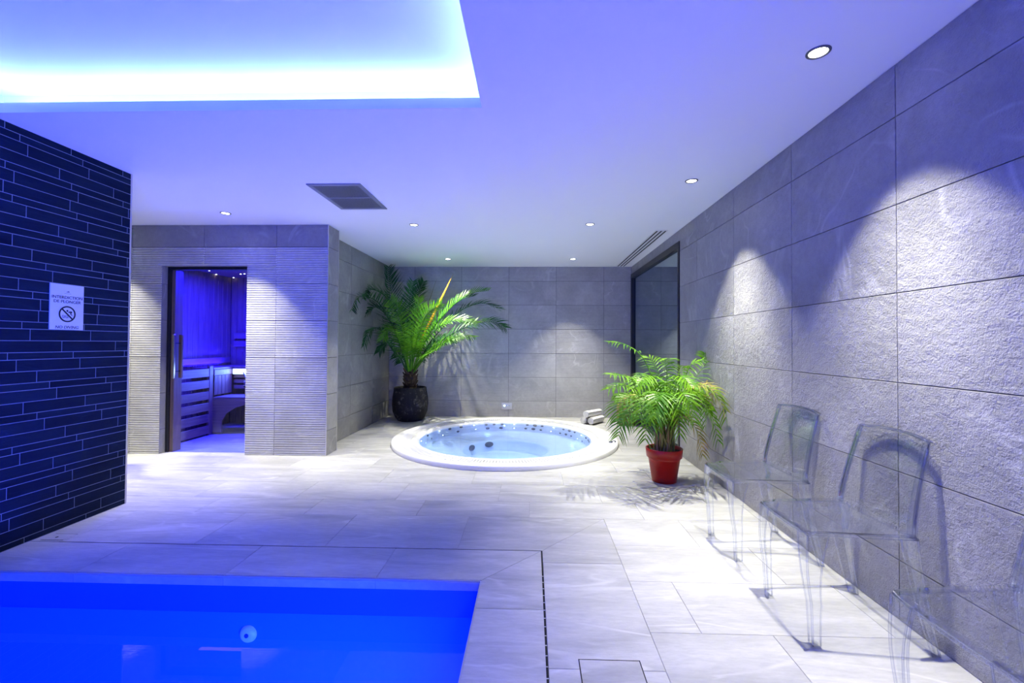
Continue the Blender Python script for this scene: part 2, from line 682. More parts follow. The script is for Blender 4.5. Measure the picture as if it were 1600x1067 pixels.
# reveals of the door opening
tile_wall(ws, (DX0, 0, 0), Y_, Z, X, grid_cells([YS, 4.87], [0, 0.26, 0.645, 1.035, 1.43, 1.822, DZ1]), 'tile', 0.004)
tile_wall(ws, (DX1, 0, 0), (0, -1, 0), Z, (-1, 0, 0), grid_cells([-4.87, -YS], [0, 0.26, 0.645, 1.035, 1.43, 1.822, DZ1]), 'tile', 0.004)
tile_wall(ws, (0, 0, DZ1), X, Y_, (0, 0, 1), [(DX0, DX1, YS + 0.002, 4.87)], 'tile', 0.0)
bm = B()
box(bm, (XS - 0.004, YS - 0.003, 0.0), (XS + 0.003, YS + 0.004, CEIL))
o = struct('trim_1', bm, 'trim')
bm = B()
box(bm, (XS - 0.004, 4.866, 0.0), (XS + 0.003, 4.873, CEIL))
o = struct('trim_2', bm, 'trim')

# dark slate partition at the left --------------------------------------------
bm = B()
box(bm, (-3.28, -3.9, -0.02), (XW - 0.002, YW - 0.004, CEIL))
wl = struct('wall_left', bm, 'pale_grout', 'dark partition clad in slim slate strips')
SH, TA, MOD = 0.0425, 0.070, 0.1825
s0 = 2.386
offs = {0: (2.844, 2.523, 2.701), 1: (2.775, 2.456, 2.405), 2: (2.813, 2.522, 2.703), 3: (2.742, 2.455, 2.557), 4: (2.997, 2.674, 2.491),
        5: (2.929, 2.972, 2.60), 6: (2.513, 2.557, 2.737), 7: (2.445, 2.489, 2.597), 8: (2.670, 2.712, 2.529), 9: (2.603, 2.645, 2.768),
        10: (2.841, 2.518, 2.700), 11: (2.773, 2.456, 2.720), 12: (3.16, 2.472, 2.652), 13: (2.55, 2.6, 2.7)}
rows = [(s0 + SH / 2, CEIL, 2.406)]
for k in range(14):
    zt = s0 - MOD * k + SH / 2
    for hgt, of in zip((SH, TA, TA), offs[k]):
        rows.append((max(zt - hgt, 0.0), zt, of))
        zt -= hgt
SL = 0.363
cells = []
for z0, z1, of in rows:
    if z1 < 0.012:
        continue
    y = of
    while y > 0.2:
        y -= SL
    first = max(0.0, y)
    cuts = [first]
    while y < YW:
        y += SL
        if y > cuts[-1] + 0.03:
            cuts.append(min(y, YW))
    for a, b in zip(cuts[:-1], cuts[1:]):
        cells.append((a, b, z0, z1))
tile_wall(wl, (XW, 0, 0), Y_, Z, X, cells, 'slate', 0.0042, thick=0.002)
bm = B()
box(bm, (-3.29, YW - 0.004, 0.0), (XW + 0.001, YW + 0.010, CEIL))
o = struct('trim_3', bm, 'trim')

# unseen sides that close the room
bm = B()
box(bm, (-5.4, -3.95, -0.02), (XR + 0.2, -3.8, CEIL))
struct('wall_front', bm, 'tile')
bm = B()
box(bm, (-5.45, 3.2, -0.02), (-5.3, 4.9, CEIL))
box(bm, (-5.45, 3.05, -0.02), (-3.28, 3.2, CEIL))
struct('wall_passage', bm, 'tile')

# ------------------------------------------------------------------ ceiling with its lit cove
CW0, CN0 = -2.95, -3.2
bm = B()
box(bm, (CVX, -3.9, CEIL), (XR + 0.2, YB + 0.2, CEIL + 0.055))
box(bm, (-5.45, -3.9, CEIL), (CW0, YB + 0.2, CEIL + 0.055))
box(bm, (CW0, CVY, CEIL), (CVX, YB + 0.2, CEIL + 0.055))
box(bm, (CW0, -3.9, CEIL), (CVX, CN0, CEIL + 0.055))
struct('ceiling', bm, 'paint')
bm = B()
zu = 2.645
pw = 0.18
lo, hi = (CW0 - pw, CN0 - pw, CEIL + 0.05), (CVX + pw, CVY + pw, zu)
box(bm, (lo[0], lo[1], zu), (hi[0], hi[1], zu + 0.04))
box(bm, (lo[0] - 0.04, lo[1], lo[2]), (lo[0], hi[1], zu + 0.04))
box(bm, (hi[0], lo[1], lo[2]), (hi[0] + 0.04, hi[1], zu + 0.04))
box(bm, (lo[0] - 0.04, hi[1], lo[2]), (hi[0] + 0.04, hi[1] + 0.04, zu + 0.04))
box(bm, (lo[0] - 0.04, lo[1] - 0.04, lo[2]), (hi[0] + 0.04, lo[1], zu + 0.04))
struct('ceiling_recess', bm, 'paint')
zs = CEIL + 0.057
for nm, lb, a, b in (('far', 'blue LED strip tucked behind the far lip of the ceiling cove', (CW0 - 0.05, CVY + 0.075, zs), (CVX + 0.05, CVY + 0.087, zs + 0.006)),
                     ('right', 'blue LED strip tucked behind the right lip of the ceiling cove', (CVX + 0.075, CN0, zs), (CVX + 0.087, CVY + 0.05, zs + 0.006)),
                     ('left', 'blue LED strip tucked behind the left lip of the ceiling cove', (CW0 - 0.087, CN0, zs), (CW0 - 0.075, CVY + 0.05, zs + 0.006)),
                     ('near', 'blue LED strip tucked behind the near lip of the ceiling cove', (CW0 - 0.05, CN0 - 0.087, zs), (CVX + 0.05, CN0 - 0.075, zs + 0.006))):
    bm = B()
    box(bm, a, b)
    tag(obj('led_strip', bm, 'cove'), lb, 'light strip', 'LED strips hidden in the ceiling cove')

# ------------------------------------------------------------------ floor
SLABZ = -0.003
bm = B()
box(bm, (PX + 0.003, -3.9, -0.06), (XR + 0.2, PY + 0.003, SLABZ))
box(bm, (-5.45, PY + 0.003, -0.06), (XR + 0.2, 4.0, SLABZ))
HOLE = 1.30
# slab round the spa: outer rectangle minus a circle
x0, x1, y0, y1 = -5.45, XR + 0.2, 4.0, YB + 0.2
outer = [bm.verts.new((x, y, SLABZ)) for x, y in ((x0, y0), (x1, y0), (x1, y1), (x0, y1))]
inner = [bm.verts.new((SPA_C.x + HOLE * cos(2 * pi * k / 64), SPA_C.y + HOLE * sin(2 * pi * k / 64), SLABZ)) for k in range(64)]
ed = [bm.edges.new((outer[i], outer[(i + 1) % 4])) for i in range(4)] + [bm.edges.new((inner[i], inner[(i + 1) % 64])) for i in range(64)]
bmesh.ops.triangle_fill(bm, edges=ed, use_beauty=True)
floor = struct('floor', bm, 'floor_grout')


def floor_tile(x0, x1, y0, y1, gap=0.002, thick=0.003, poly=None):
    g = gap / 2
    x0, x1, y0, y1 = x0 + g, x1 - g, y0 + g, y1 - g
    if poly is None:
        nx, ny = max(abs(SPA_C.x - x0), abs(SPA_C.x - x1)), max(abs(SPA_C.y - y0), abs(SPA_C.y - y1))
        cx, cy = min(max(SPA_C.x, x0), x1), min(max(SPA_C.y, y0), y1)
        near = sqrt((cx - SPA_C.x) ** 2 + (cy - SPA_C.y) ** 2)
        if sqrt(nx * nx + ny * ny) < 1.33:
            return
        if near < 1.33:
            bm = B()
            nu, nv = max(2, int((x1 - x0) / 0.03)), max(2, int((y1 - y0) / 0.03))
            vt = {}

            def V(i, j):
                if (i, j) not in vt:
                    vt[i, j] = bm.verts.new((x0 + (x1 - x0) * i / nu, y0 + (y1 - y0) * j / nv, 0))
                return vt[i, j]
            for i in range(nu):
                for j in range(nv):
                    px, py = x0 + (x1 - x0) * (i + .5) / nu, y0 + (y1 - y0) * (j + .5) / nv
                    if (px - SPA_C.x) ** 2 + (py - SPA_C.y) ** 2 > 1.32 ** 2:
                        bm.faces.new((V(i, j), V(i + 1, j), V(i + 1, j + 1), V(i, j + 1)))
            if len(bm.faces):
                obj('tile', bm, 'floor', floor)
            else:
                bm.free()
            return
        me = tile_mesh(x1 - x0, y1 - y0, 'floor', False, thick)
        o = bpy.data.objects.new('tile', me)
        COL.objects.link(o)
        o.parent = floor
        o.location = (x0, y0, 0)
    else:
        bm = B()
        prism(bm, [(x, y, -thick) for x, y in poly], Vector((0, 0, thick)))
        obj('tile', bm, 'floor', floor)


SX0, SX1, SY0, SY1 = 0.058, 0.067, 2.573, 2.581        # drain slot, right leg and far leg
RX, RY = 0.497, 3.06                                    # outer edge of the border round the pool


def coping(poly):
    bm = B()
    prism(bm, [(x, y, -0.050) for x, y in poly], Vector((0, 0, 0.050)))
    es = [e for e in bm.edges if all(v.co.z > -0.001 for v in e.verts) and
          (all(abs(v.co.y - PY) < 0.004 for v in e.verts) or all(abs(v.co.x - PX) < 0.004 for v in e.verts))]
    if es:
        bmesh.ops.bevel(bm, geom=es, offset=0.010, segments=2, affect='EDGES')
    obj('tile', bm, 'floor', floor)


g = 0.0015
xs = [-3.0, -2.367, -1.577, -0.787]
for a, b in zip(xs[:-1], xs[1:]):
    coping([(a + g, PY), (b - g, PY), (b - g, SY0), (a + g, SY0)])
coping([(-0.787 + g, PY), (PX - g, PY), (SX0 - g, SY0), (-0.787 + g, SY0)])
coping([(PX, PY - g), (PX, 2.012 + g), (SX0, 2.012 + g), (SX0, SY0 - g)])
yy = 2.012
while yy > -3.8:
    coping([(PX, yy - g), (PX, yy - 0.787 + g), (SX0, yy - 0.787 + g), (SX0, yy - g)])
    yy -= 0.787
# border beyond the slot
xs = [-3.0, -2.79, -2.0, -1.213, -0.426]
for a, b in zip(xs[:-1], xs[1:]):
    floor_tile(a, b, SY1, RY)
floor_tile(0, 0, 0, 0, poly=[(-0.426 + g, SY1), (SX1 - g, SY1), (RX - g, RY - g), (-0.426 + g, RY - g)])
floor_tile(0, 0, 0, 0, poly=[(SX1, SY1 - g), (SX1, 2.44 + g), (RX - g, 2.44 + g), (RX - g, RY - 2 * g)])
yy = 2.44
while yy > -3.8:
    floor_tile(SX1, RX, yy - 0.787, yy)
    yy -= 0.787
# field at the right, between border and wall
yy, k = RY, 0
while yy > -3.8:
    b = yy - 0.396
    cuts = [RX] + [x for x in ((0.71 if k % 3 == 2 else 1.0 if k % 3 == 0 else 1.28) + 0.787 * i for i in (-1, 0, 1)) if RX + 0.05 < x < XR - 0.05] + [XR + 0.01]
    for a, c in zip(cuts[:-1], cuts[1:]):
        floor_tile(a, c, b, yy)
    yy, k = b, k + 1
# field beyond the border, to the back wall
ysf = [RY, 3.36, 3.762]
while ysf[-1] < YB - 0.4:
    ysf.append(ysf[-1] + 0.397)
ysf.append(YB + 0.01)
off = [-0.012, -0.25, -0.51, 0.02, -0.30, -0.56]
for k, (a, b) in enumerate(zip(ysf[:-1], ysf[1:])):
    xl = -5.3 if a < 4.6 else XL
    if a < YS < b:
        pass
    cuts = [xl] + [x for x in (off[k % 6] + 0.787 * i for i in range(-8, 4)) if xl + 0.03 < x < XR - 0.03] + [XR + 0.01]
    for c, d in zip(cuts[:-1], cuts[1:]):
        if a < 4.9 and d < XS + 0.02:
            floor_tile(c, d, a, min(b, 4.74 if d > DX0 - 0.8 else 4.63))
        else:
            floor_tile(c, d, a, b)

# slot drain round the pool
bm = B()
box(bm, (-2.82, SY0 - 0.0, -0.003), (SX1, SY1, -0.0015))
box(bm, (SX0, -3.8, -0.003), (SX1, SY0, -0.0015))
dr = tag(obj('slot_drain', bm, 'dark'), 'narrow black slot drain running round the pool coping', 'drain')
bm0 = B()
box(bm0, (SX0, -0.0022, -0.0015), (SX1, 0.0022, -0.0005))
me = None
for k in range(26):
    if me is None:
        o = obj('spacer', bm0, 'floor_grout', dr)
        me = o.data
    else:
        o = bpy.data.objects.new('spacer', me)
        COL.objects.link(o)
        o.parent = dr
    o.location = (0, 2.30 - 0.058 * k, 0)

# access hatch in the border
h = thing('floor_hatch', 'square stone access hatch with thin black frame beside the slot drain', 'hatch', (0.30, 1.585, 0))
bm = B()
hx0, hx1, hy0, hy1, ht = 0.182, 0.415, 1.470, 1.704, 0.004
for a, b in (((hx0, hy0, 0), (hx1, hy0 + ht, 0.0012)), ((hx0, hy1 - ht, 0), (hx1, hy1, 0.0012)), ((hx0, hy0, 0), (hx0 + ht, hy1, 0.0012)), ((hx1 - ht, hy0, 0), (hx1, hy1, 0.0012))):
    box(bm, a, b)
obj('frame', bm, 'dark', h)
bm = B()
box(bm, (hx0 + ht, hy0 + ht, 0), (hx1 - ht, hy1 - ht, 0.0012))
obj('lid', bm, 'floor', h)
# small lid by the slate wall
h = thing('skimmer_lid', 'small rectangular stone lid with finger hole beside the slate wall', 'lid', (-2.88, 2.66, 0))
bm = B()
box(bm, (-2.955, 2.60, 0), (-2.815, 2.68, 0.0012))
obj('lid', bm, 'floor', h)
for a, b in ((2.6805, 2.684), (2.5965, 2.5995)):
    bm = B()
    box(bm, (-2.955, a, 0), (-2.815, b, 0.001))
    obj('seam', bm, 'dark', h)
bm = B()
lathe(bm, [(0.008, 0.0013), (0.008, 0.0018)], (-2.895, 2.635, 0), 14, True, True)
obj('finger_hole', bm, 'dark', h)

# ------------------------------------------------------------------ swimming pool
pool = thing('swimming_pool', 'rectangular swimming pool glowing blue in the foreground', 'pool', (-1.6, 0.0, -1.3))
PXL, PYN = -2.93, -3.2
bm = B()
w = 0.06
box(bm, (PXL - w, PY, -1.3), (PX + w, PY + w, -0.185))
box(bm, (PX, PYN, -1.3), (PX + w, PY, -0.185))
box(bm, (PXL - w, PYN, -1.3), (PXL, PY, -0.185))
box(bm, (PXL - w, PYN - w, -1.3), (PX + w, PYN, -0.185))
box(bm, (PXL - w, PYN - w, -1.36), (PX + w, PY + w, -1.3))
obj('basin', bm, 'liner', pool)
bm = B()
zb = -0.0505
box(bm, (PXL - w, PY, -0.185), (PX + w, PY + w, zb))
box(bm, (PX, PYN, -0.185), (PX + w, PY, zb))
box(bm, (PXL - w, PYN, -0.185), (PXL, PY, zb))
box(bm, (PXL - w, PYN - w, -0.185), (PX + w, PYN, zb))
obj('waterline_band', bm, 'band', pool)
bm = B()
lathe(bm, [(0.012, 0.016), (0.030, 0.018), (0.040, 0.008), (0.044, 0.0)], (0, 0, 0), 28, cap_bot=True)
bmesh.ops.transform(bm, matrix=Matrix.Translation((-1.44, PY, -0.291)) @ Matrix.Rotation(pi / 2, 4, 'X'), verts=bm.verts[:])
noz = obj('inlet_nozzle', bm, 'white', pool, True)
bm = B()
lathe(bm, [(0.011, 0.0165), (0.011, 0.0185)], (0, 0, 0), 18, True, True)
bmesh.ops.transform(bm, matrix=Matrix.Translation((-1.44, PY, -0.291)) @ Matrix.Rotation(pi / 2, 4, 'X'), verts=bm.verts[:])
obj('nozzle_hole', bm, 'jet', noz)
bm = B()
vv = [bm.verts.new(q) for q in ((PXL, PYN, WATER), (PX, PYN, WATER), (PX, PY, WATER), (PXL, PY, WATER))]
bm.faces.new(vv)
tag(obj('pool_water', bm, 'water'), 'still clear blue water filling the swimming pool', 'water', kind='stuff')
# deck left of the pool
bm = B()
box(bm, (-3.01, -3.9, -0.06), (PXL, PY + 0.003, -0.0005))
struct('floor_pool_side', bm, 'floor')
# underwater lamps on the right and near walls of the pool
for nm, loc, rot in (('pool_lamp', (PX - 0.02, 1.2, -0.62), (0, radians(90), 0)), ('pool_lamp', (PX - 0.02, -0.6, -0.62), (0, radians(90), 0)),
                     ('pool_lamp', (-1.2, PYN + 0.6, -0.7), (radians(80), 0, 0))):
    lamp_area(nm, loc, rot, 0.3, 0.3, POOL_COL, POOL_W)

# ------------------------------------------------------------------ round spa
spa = thing('hot_tub', 'round white sunken hot tub with wide rim in the tiled floor', 'hot tub', (SPA_C.x, SPA_C.y, 0))
c3 = (SPA_C.x, SPA_C.y, 0)
bm = B()
lathe(bm, [(1.29, -0.001), (1.368, -0.001), (1.370, 0.004), (1.370, 0.044), (1.364, 0.050), (1.352, 0.052), (1.262, 0.049), (1.256, 0.042), (1.135, 0.038), (1.130, 0.046), (1.085, 0.045), (1.062, 0.036), (1.050, 0.012)], c3, 128)
obj('rim', bm, 'acrylic', spa, True)
bm = B()
lathe(bm, [(1.050, 0.014), (1.036, -0.025), (1.030, -0.030), (1.024, -0.085), (1.008, -0.105), (0.96, -0.112), (0.56, -0.115), (0.532, -0.121), (0.520, -0.14), (0.508, -0.25), (0.48, -0.268), (0.0, -0.272)], c3, 128)
obj('shell', bm, 'acrylic_blue', spa, True)
bm = B()
lathe(bm, [(1.256, 0.0405), (1.137, 0.0405)], c3, 96)
obj('overflow_channel', bm, 'grey_metal', spa)
bm = B()
NS = 244
for k in range(NS):
    a = 2 * pi * k / NS
    m4 = Matrix.Translation(c3) @ Matrix.Rotation(a, 4, 'Z')
    tb = B()
    box(tb, (1.138, -0.0100, 0.036), (1.254, 0.0100, 0.0495))
    merge(bm, tb, m4)
o = obj('overflow_grille', bm, 'acrylic', spa)
o['kind'] = 'stuff'


def on_wall(ang, z, r, depth, mesh_prof, name, mat):
    bm = B()
    lathe(bm, mesh_prof, (0, 0, 0), 16, True, True)
    bmesh.ops.scale(bm, vec=(0.55, 1, 1), verts=bm.verts[:])
    m4 = Matrix.Translation(c3) @ Matrix.Rotation(radians(ang), 4, 'Z') @ Matrix.Translation((1.031 - 0.0, 0, z)) @ Matrix.Rotation(-pi / 2, 4, 'Y')
    bmesh.ops.transform(bm, matrix=m4, verts=bm.verts[:])
    return obj(name, bm, mat, spa)


for ang, z, r in ((170, .002, .020), (164.2, -.060, .018), (142.1, .003, .026), (134.2, -.054, .026), (131.1, .003, .026), (109.3, .002, .022), (108.1, -.052, .030),
                  (102.8, .002, .022), (96.2, .002, .022), (97, -.052, .030), (75.3, .002, .022), (68.8, .002, .032), (62.5, .002, .022), (76.6, -.053, .022),
                  (70.1, -.053, .032), (63.6, -.056, .022), (41.8, .002, .020), (35.2, .002, .028), (28.7, .002, .020), (45.1, -.060, .020), (38.9, -.060, .028),
                  (32.7, -.062, .020), (9.6, -.004, .020), (2.3, -.004, .020), (-2, -.006, .020), (16.6, -.075, .024), (12, -.085, .020)):
    on_wall(ang, z, r, 0, [(r * 0.6, -0.002), (r * 0.6, 0.004)] if False else [(r, -0.003), (r, 0.004), (r * 0.7, 0.007)], 'jet', 'jet')
for ang, z in ((119.7, .006), (118.2, -.052), (153.3, .005), (149.7, -.060), (-171.8, .004), (174.5, -.075), (86.2, .002), (86.2, -.053), (52, .002), (54.2, -.058), (18.9, -.004), (24.4, -.07)):
    on_wall(ang, z, 0.008, 0, [(0.008, -0.003), (0.008, 0.004), (0.005, 0.007)], 'light_dot', 'star')
for ang, z in ((152, -0.165), (119, -0.165)):
    bm = B()
    lathe(bm, [(0.060, -0.004), (0.060, 0.010), (0.045, 0.018)], (0, 0, 0), 24, True, True)
    bmesh.ops.scale(bm, vec=(0.6, 1, 1), verts=bm.verts[:])
    m4 = Matrix.Translation(c3) @ Matrix.Rotation(radians(ang), 4, 'Z') @ Matrix.Translation((0.514, 0, z)) @ Matrix.Rotation(-pi / 2 + 0.1, 4, 'Y')
    bmesh.ops.transform(bm, matrix=m4, verts=bm.verts[:])
    obj('suction_drain', bm, 'jet', spa)
for dx in (-0.022, 0.022):
    bm = B()
    lathe(bm, [(0.022, 0.045), (0.022, 0.058), (0.018, 0.064)], (0.945 + dx, 5.20 + dx * 0.6, 0), 20, True)
    bt = obj('control_button', bm, 'chrome', spa, True)
    bm = B()
    lathe(bm, [(0.013, 0.0642), (0.013, 0.0665)], (0.945 + dx, 5.20 + dx * 0.6, 0), 16, True, True)
    obj('button_cap', bm, 'print', bt)
bm = B()
lathe(bm, [(1.047, 0.020), (0.7, 0.020), (0.3, 0.020), (0.02, 0.020)], c3, 96, True)
tag(obj('spa_water', bm, 'spa_water', None, True), 'clear pale blue water in the round hot tub', 'water', kind='stuff')
for a in (20, 110, 200, 290):
    lamp_point('spa_glow', (SPA_C.x + 0.9 * cos(radians(a)), SPA_C.y + 0.9 * sin(radians(a)), -0.07), SPA_COL, SPA_W, 0.02)

lamp_point('spa_glow', (SPA_C.x, SPA_C.y, -0.12), (0.18, 0.62, 1.0), 0.9, 0.05)  # added fill without a fitting, turns the footwell cyan

# ------------------------------------------------------------------ sauna behind the glass door
SXL, SYB, SZ = -4.47, 6.43, 2.15
bm = B()
box(bm, (SXL - 0.10, 4.87, -0.02), (SXL - 0.015, SYB + 0.1, SZ + 0.06))
wsl = struct('wall_sauna_left', bm, 'dark')
me = None
y = 4.87
k = 0
while y < SYB - 0.01:
    y1 = min(y + 0.092, SYB)
    bm = B()
    box(bm, (SXL - 0.015, y + 0.002, 0.0), (SXL, y1 - 0.002, SZ), 0.003)
    obj('plank', bm, 'wood_v', wsl)
    y = y1
bm = B()
box(bm, (SXL - 0.1, SYB + 0.015, -0.02), (XL - 0.205, SYB + 0.1, SZ + 0.06))
wsb = struct('wall_sauna_back', bm, 'dark')
x = SXL
while x < XL - 0.22:
    x1 = x + 0.092
    bm = B()
    box(bm, (x + 0.002, SYB, 0.0), (x1 - 0.002, SYB + 0.015, SZ), 0.003)
    obj('plank', bm, 'wood_v', wsb)
    x = x1
bm = B()
box(bm, (XL - 0.24, 4.88, -0.02), (XL - 0.205, SYB, SZ + 0.06))
struct('wall_sauna_right', bm, 'wood_v')
bm = B()
box(bm, (SXL - 0.1, 4.87, SZ), (XL - 0.2, SYB + 0.1, SZ + 0.06))
struct('ceiling_sauna', bm, 'wood_x')
bm = B()
box(bm, (SXL - 0.1, 4.74, -0.02), (XL - 0.2, SYB + 0.1, -0.001))
struct('floor_sauna', bm, 'floor')
for k, (px, py, Y) in enumerate(((327, 422.5, 5.2), (338, 428.5, 5.6), (365, 433.5, 5.95), (382, 427.5, 5.5), (376, 428, 5.6))):
    q = at(px, py, Y)
    s = (SZ - 1.2) / (q.z - 1.2)
    bm = B()
    lathe(bm, [(0.009, -0.006), (0.006, 0.0)], (q.x * s, q.y * s, SZ), 10, False, True)
    tag(obj('star_light', bm, 'star'), ['tiny star light nearest the sauna door in the ceiling', 'second tiny star light in the sauna ceiling from the left',
        'lowest seen tiny star light in the sauna ceiling', 'rightmost tiny star light in the sauna ceiling', 'faint star light left of the rightmost one in the sauna'][k], 'light', 'star lights in the sauna ceiling')

# heater guard
gr = thing('heater_guard', 'slatted wooden guard rail at the left inside the sauna', 'guard', (-4.15, 5.25, 0))
for k in range(6):
    bm = B()
    z0 = 0.02 + 0.146 * k
    box(bm, (-4.165, 4.93, z0), (-4.14, 5.60, z0 + 0.104), 0.003)
    obj('slat', bm, 'wood_y', gr)
for yy in (4.92, 5.565):
    bm = B()
    box(bm, (-4.185 if yy < 5 else -4.175, yy, 0.0), (-4.135, yy + 0.065, 0.885), 0.004)
    obj('post', bm, 'wood_v', gr)
# upper bench (L shaped)
ub = thing('upper_bench', 'upper sauna bench with glowing front edge', 'bench', (-4.2, 6.1, 0.8))
bm = B()
box(bm, (SXL + 0.001, 5.66, 0.835), (-4.15, SYB - 0.001, 0.86), 0.003)
box(bm, (-4.15, 6.02, 0.835), (XL - 0.25, SYB - 0.001, 0.86), 0.003)
obj('seat', bm, 'wood_y', ub)
bm = B()
box(bm, (-4.165, 5.66, 0.755), (-4.14, 6.0, 0.833), 0.003)
obj('fascia', bm, 'wood_y', ub)
bm = B()
box(bm, (-4.139, 5.995, 0.755), (XL - 0.25, 6.02, 0.833), 0.003)
fb = obj('fascia', bm, 'wood_x', ub)
bm = B()
box(bm, (-4.12, 5.985, 0.757), (XL - 0.26, 5.994, 0.825))
obj('light_strip', bm, 'sauna_led', fb)
y = 5.67
while y < 5.99:
    bm = B()
    box(bm, (-4.158, y, 0.50), (-4.146, y + 0.062, 0.752), 0.002)
    obj('slat', bm, 'wood_v', ub)
    y += 0.068
for z0 in (0.70, 0.63, 0.55):
    bm = B()
    box(bm, (-4.13, 6.02, z0), (XL - 0.25, 6.035, z0 + 0.05), 0.002)
    obj('slat', bm, 'wood_x', ub)
# lower bench with arched front
lb = thing('lower_bench', 'lower sauna bench with arched front apron', 'bench', (-3.9, 5.8, 0))
bm = B()
box(bm, (-4.14, 5.64, 0.455), (-3.2, 5.985, 0.48), 0.004)
obj('seat', bm, 'wood_x', lb)
bm = B()
pts = [(-4.14, 0.453), (-4.14, 0.02), (-4.02, 0.02), (-4.02, 0.17), (-3.96, 0.27), (-3.84, 0.345), (-3.66, 0.395), (-3.45, 0.41), (-3.2, 0.41), (-3.2, 0.453)]
prism(bm, [(a, 5.63, b) for a, b in pts], Vector((0, 0.022, 0)))
obj('apron', bm, 'wood_x', lb)
bm = B()
box(bm, (-3.66, 5.68, 0.0), (-3.30, 5.95, 0.41), 0.004)
obj('support', bm, 'wood_v', lb)
# back rails
br = thing('back_rest', 'pair of horizontal wooden back rails on the sauna back wall', 'back rest', (-3.6, 6.4, 1.1))
for z0 in (1.245, 1.125):
    bm = B()
    box(bm, (-4.40, SYB - 0.035, z0), (XL - 0.25, SYB - 0.005, z0 + 0.09), 0.004)
    obj('rail', bm, 'wood_x', br)
for xx in (-4.3, -3.2):
    bm = B()
    box(bm, (xx, SYB - 0.006, 1.05), (xx + 0.04, SYB - 0.0005, 1.36))
    obj('bracket', bm, 'wood_v', br)
br = thing('back_board', 'long pale back board above the upper sauna bench', 'board', (-4.45, 5.7, 0.9))
bm = B()
box(bm, (SXL + 0.012, 5.0, 0.895), (SXL + 0.03, SYB - 0.04, 0.975), 0.003)
obj('board', bm, 'wood_y', br)
for yy in (5.2, 5.9):
    bm = B()
    box(bm, (SXL + 0.0005, yy, 0.90), (SXL + 0.012, yy + 0.05, 0.97))
    obj('bracket', bm, 'wood_v', br)
# bucket and ladle on the lower bench
bk = thing('sauna_bucket', 'dark wooden sauna bucket with ladle on the lower bench', 'bucket', (-3.72, 5.80, 0.48))
bm = B()
lathe(bm, [(0.085, 0.0), (0.105, 0.2), (0.095, 0.2), (0.080, 0.03)], (-3.72, 5.80, 0.48), 20, True, True)
bkb = obj('body', bm, 'handle_wood', bk, True)
bm = B()
lathe(bm, [(0.100, 0.12), (0.104, 0.12), (0.106, 0.14), (0.100, 0.14)], (-3.72, 5.80, 0.48), 20)
obj('hoop', bm, 'black_metal', bkb)
bm = B()
tube(bm, [(-3.70, 5.78, 0.53), (-3.80, 5.72, 0.80)], [0.010, 0.008], 6)
obj('ladle', bm, 'white', bk)
lamp_area('sauna_lamp', (-3.65, 5.5, 2.10), (0, 0, 0), 0.6, 0.6, SAUNA_COL, SAUNA_W)
lamp_area('sauna_bench_lamp', (-3.6, 5.97, 0.79), (radians(-90), 0, 0), 1.0, 0.05, (0.05, 0.12, 1.0), 11.0)
lamp_area('sauna_wall_lamp', (SXL + 0.08, 5.6, 0.885), (0, radians(165), 0), 0.03, 1.2, SAUNA_COL, 12.0)

# glass door ------------------------------------------------------------
bm = B()
box(bm, (DX0 + 0.002, DY - 0.03, 0.0), (DX0 + 0.035, DY + 0.05, DZ1 - 0.002), 0.002)
box(bm, (DX0 + 0.035, DY - 0.03, DZ1 - 0.032), (DX1 - 0.002, DY + 0.05, DZ1 - 0.002), 0.002)
door = struct('door_1', bm, 'black_metal', 'frameless glass sauna door with upright handle')
bm = B()
box(bm, (DX0 + 0.036, DY - 0.01, 0.0), (DX0 + 0.075, DY + 0.10, DZ1 - 0.034), 0.002)
obj('jamb', bm, 'wood_v', door)
bm = B()
box(bm, (DX0 + 0.06, DY - 0.022, 0.012), (DX1 - 0.004, DY - 0.014, DZ1 - 0.034))
obj('pane', bm, 'door_glass', door)
hx = -3.86
bm = B()
box(bm, (hx - 0.012, DY - 0.075, 0.80), (hx + 0.012, DY - 0.055, 1.275), 0.003)
hd = obj('handle', bm, 'chrome', door)
bm = B()
box(bm, (hx - 0.018, DY + 0.02, 0.80), (hx + 0.018, DY + 0.05, 1.275), 0.005)
obj('inner_bar', bm, 'handle_wood', hd)
bm = B()
for z0 in (0.875, 1.18):
    tube(bm, [(hx, DY - 0.06, z0), (hx, DY + 0.03, z0)], 0.007, 8)
obj('stud', bm, 'black_metal', hd)
for z0 in (0.24, 1.0, 1.76):
    bm = B()
    box(bm, (DX1 - 0.034, DY - 0.03, z0), (DX1 - 0.001, DY - 0.006, z0 + 0.085), 0.003)
    obj('hinge', bm, 'chrome', door)

# ------------------------------------------------------------------ downlights
SPOTS = [((1.218, 1.903), 'nearest recessed downlight, above the clear chairs'), ((1.217, 3.398), 'recessed downlight above the red potted palm'),
         ((0.605, 4.628), 'right-hand recessed downlight over the near edge of the hot tub'), ((0.605, 6.535), 'right-hand recessed downlight close to the back wall'),
         ((-1.255, 6.53), 'left-hand recessed downlight near the back wall above the tall palm'), ((-1.255, 4.628), 'left-hand recessed downlight over the near edge of the hot tub'),
         ((-2.982, 4.19), 'recessed downlight in front of the sauna door'),
         ((-4.45, 4.19), 'recessed downlight hidden behind the dark slate wall, left of the sauna door')]


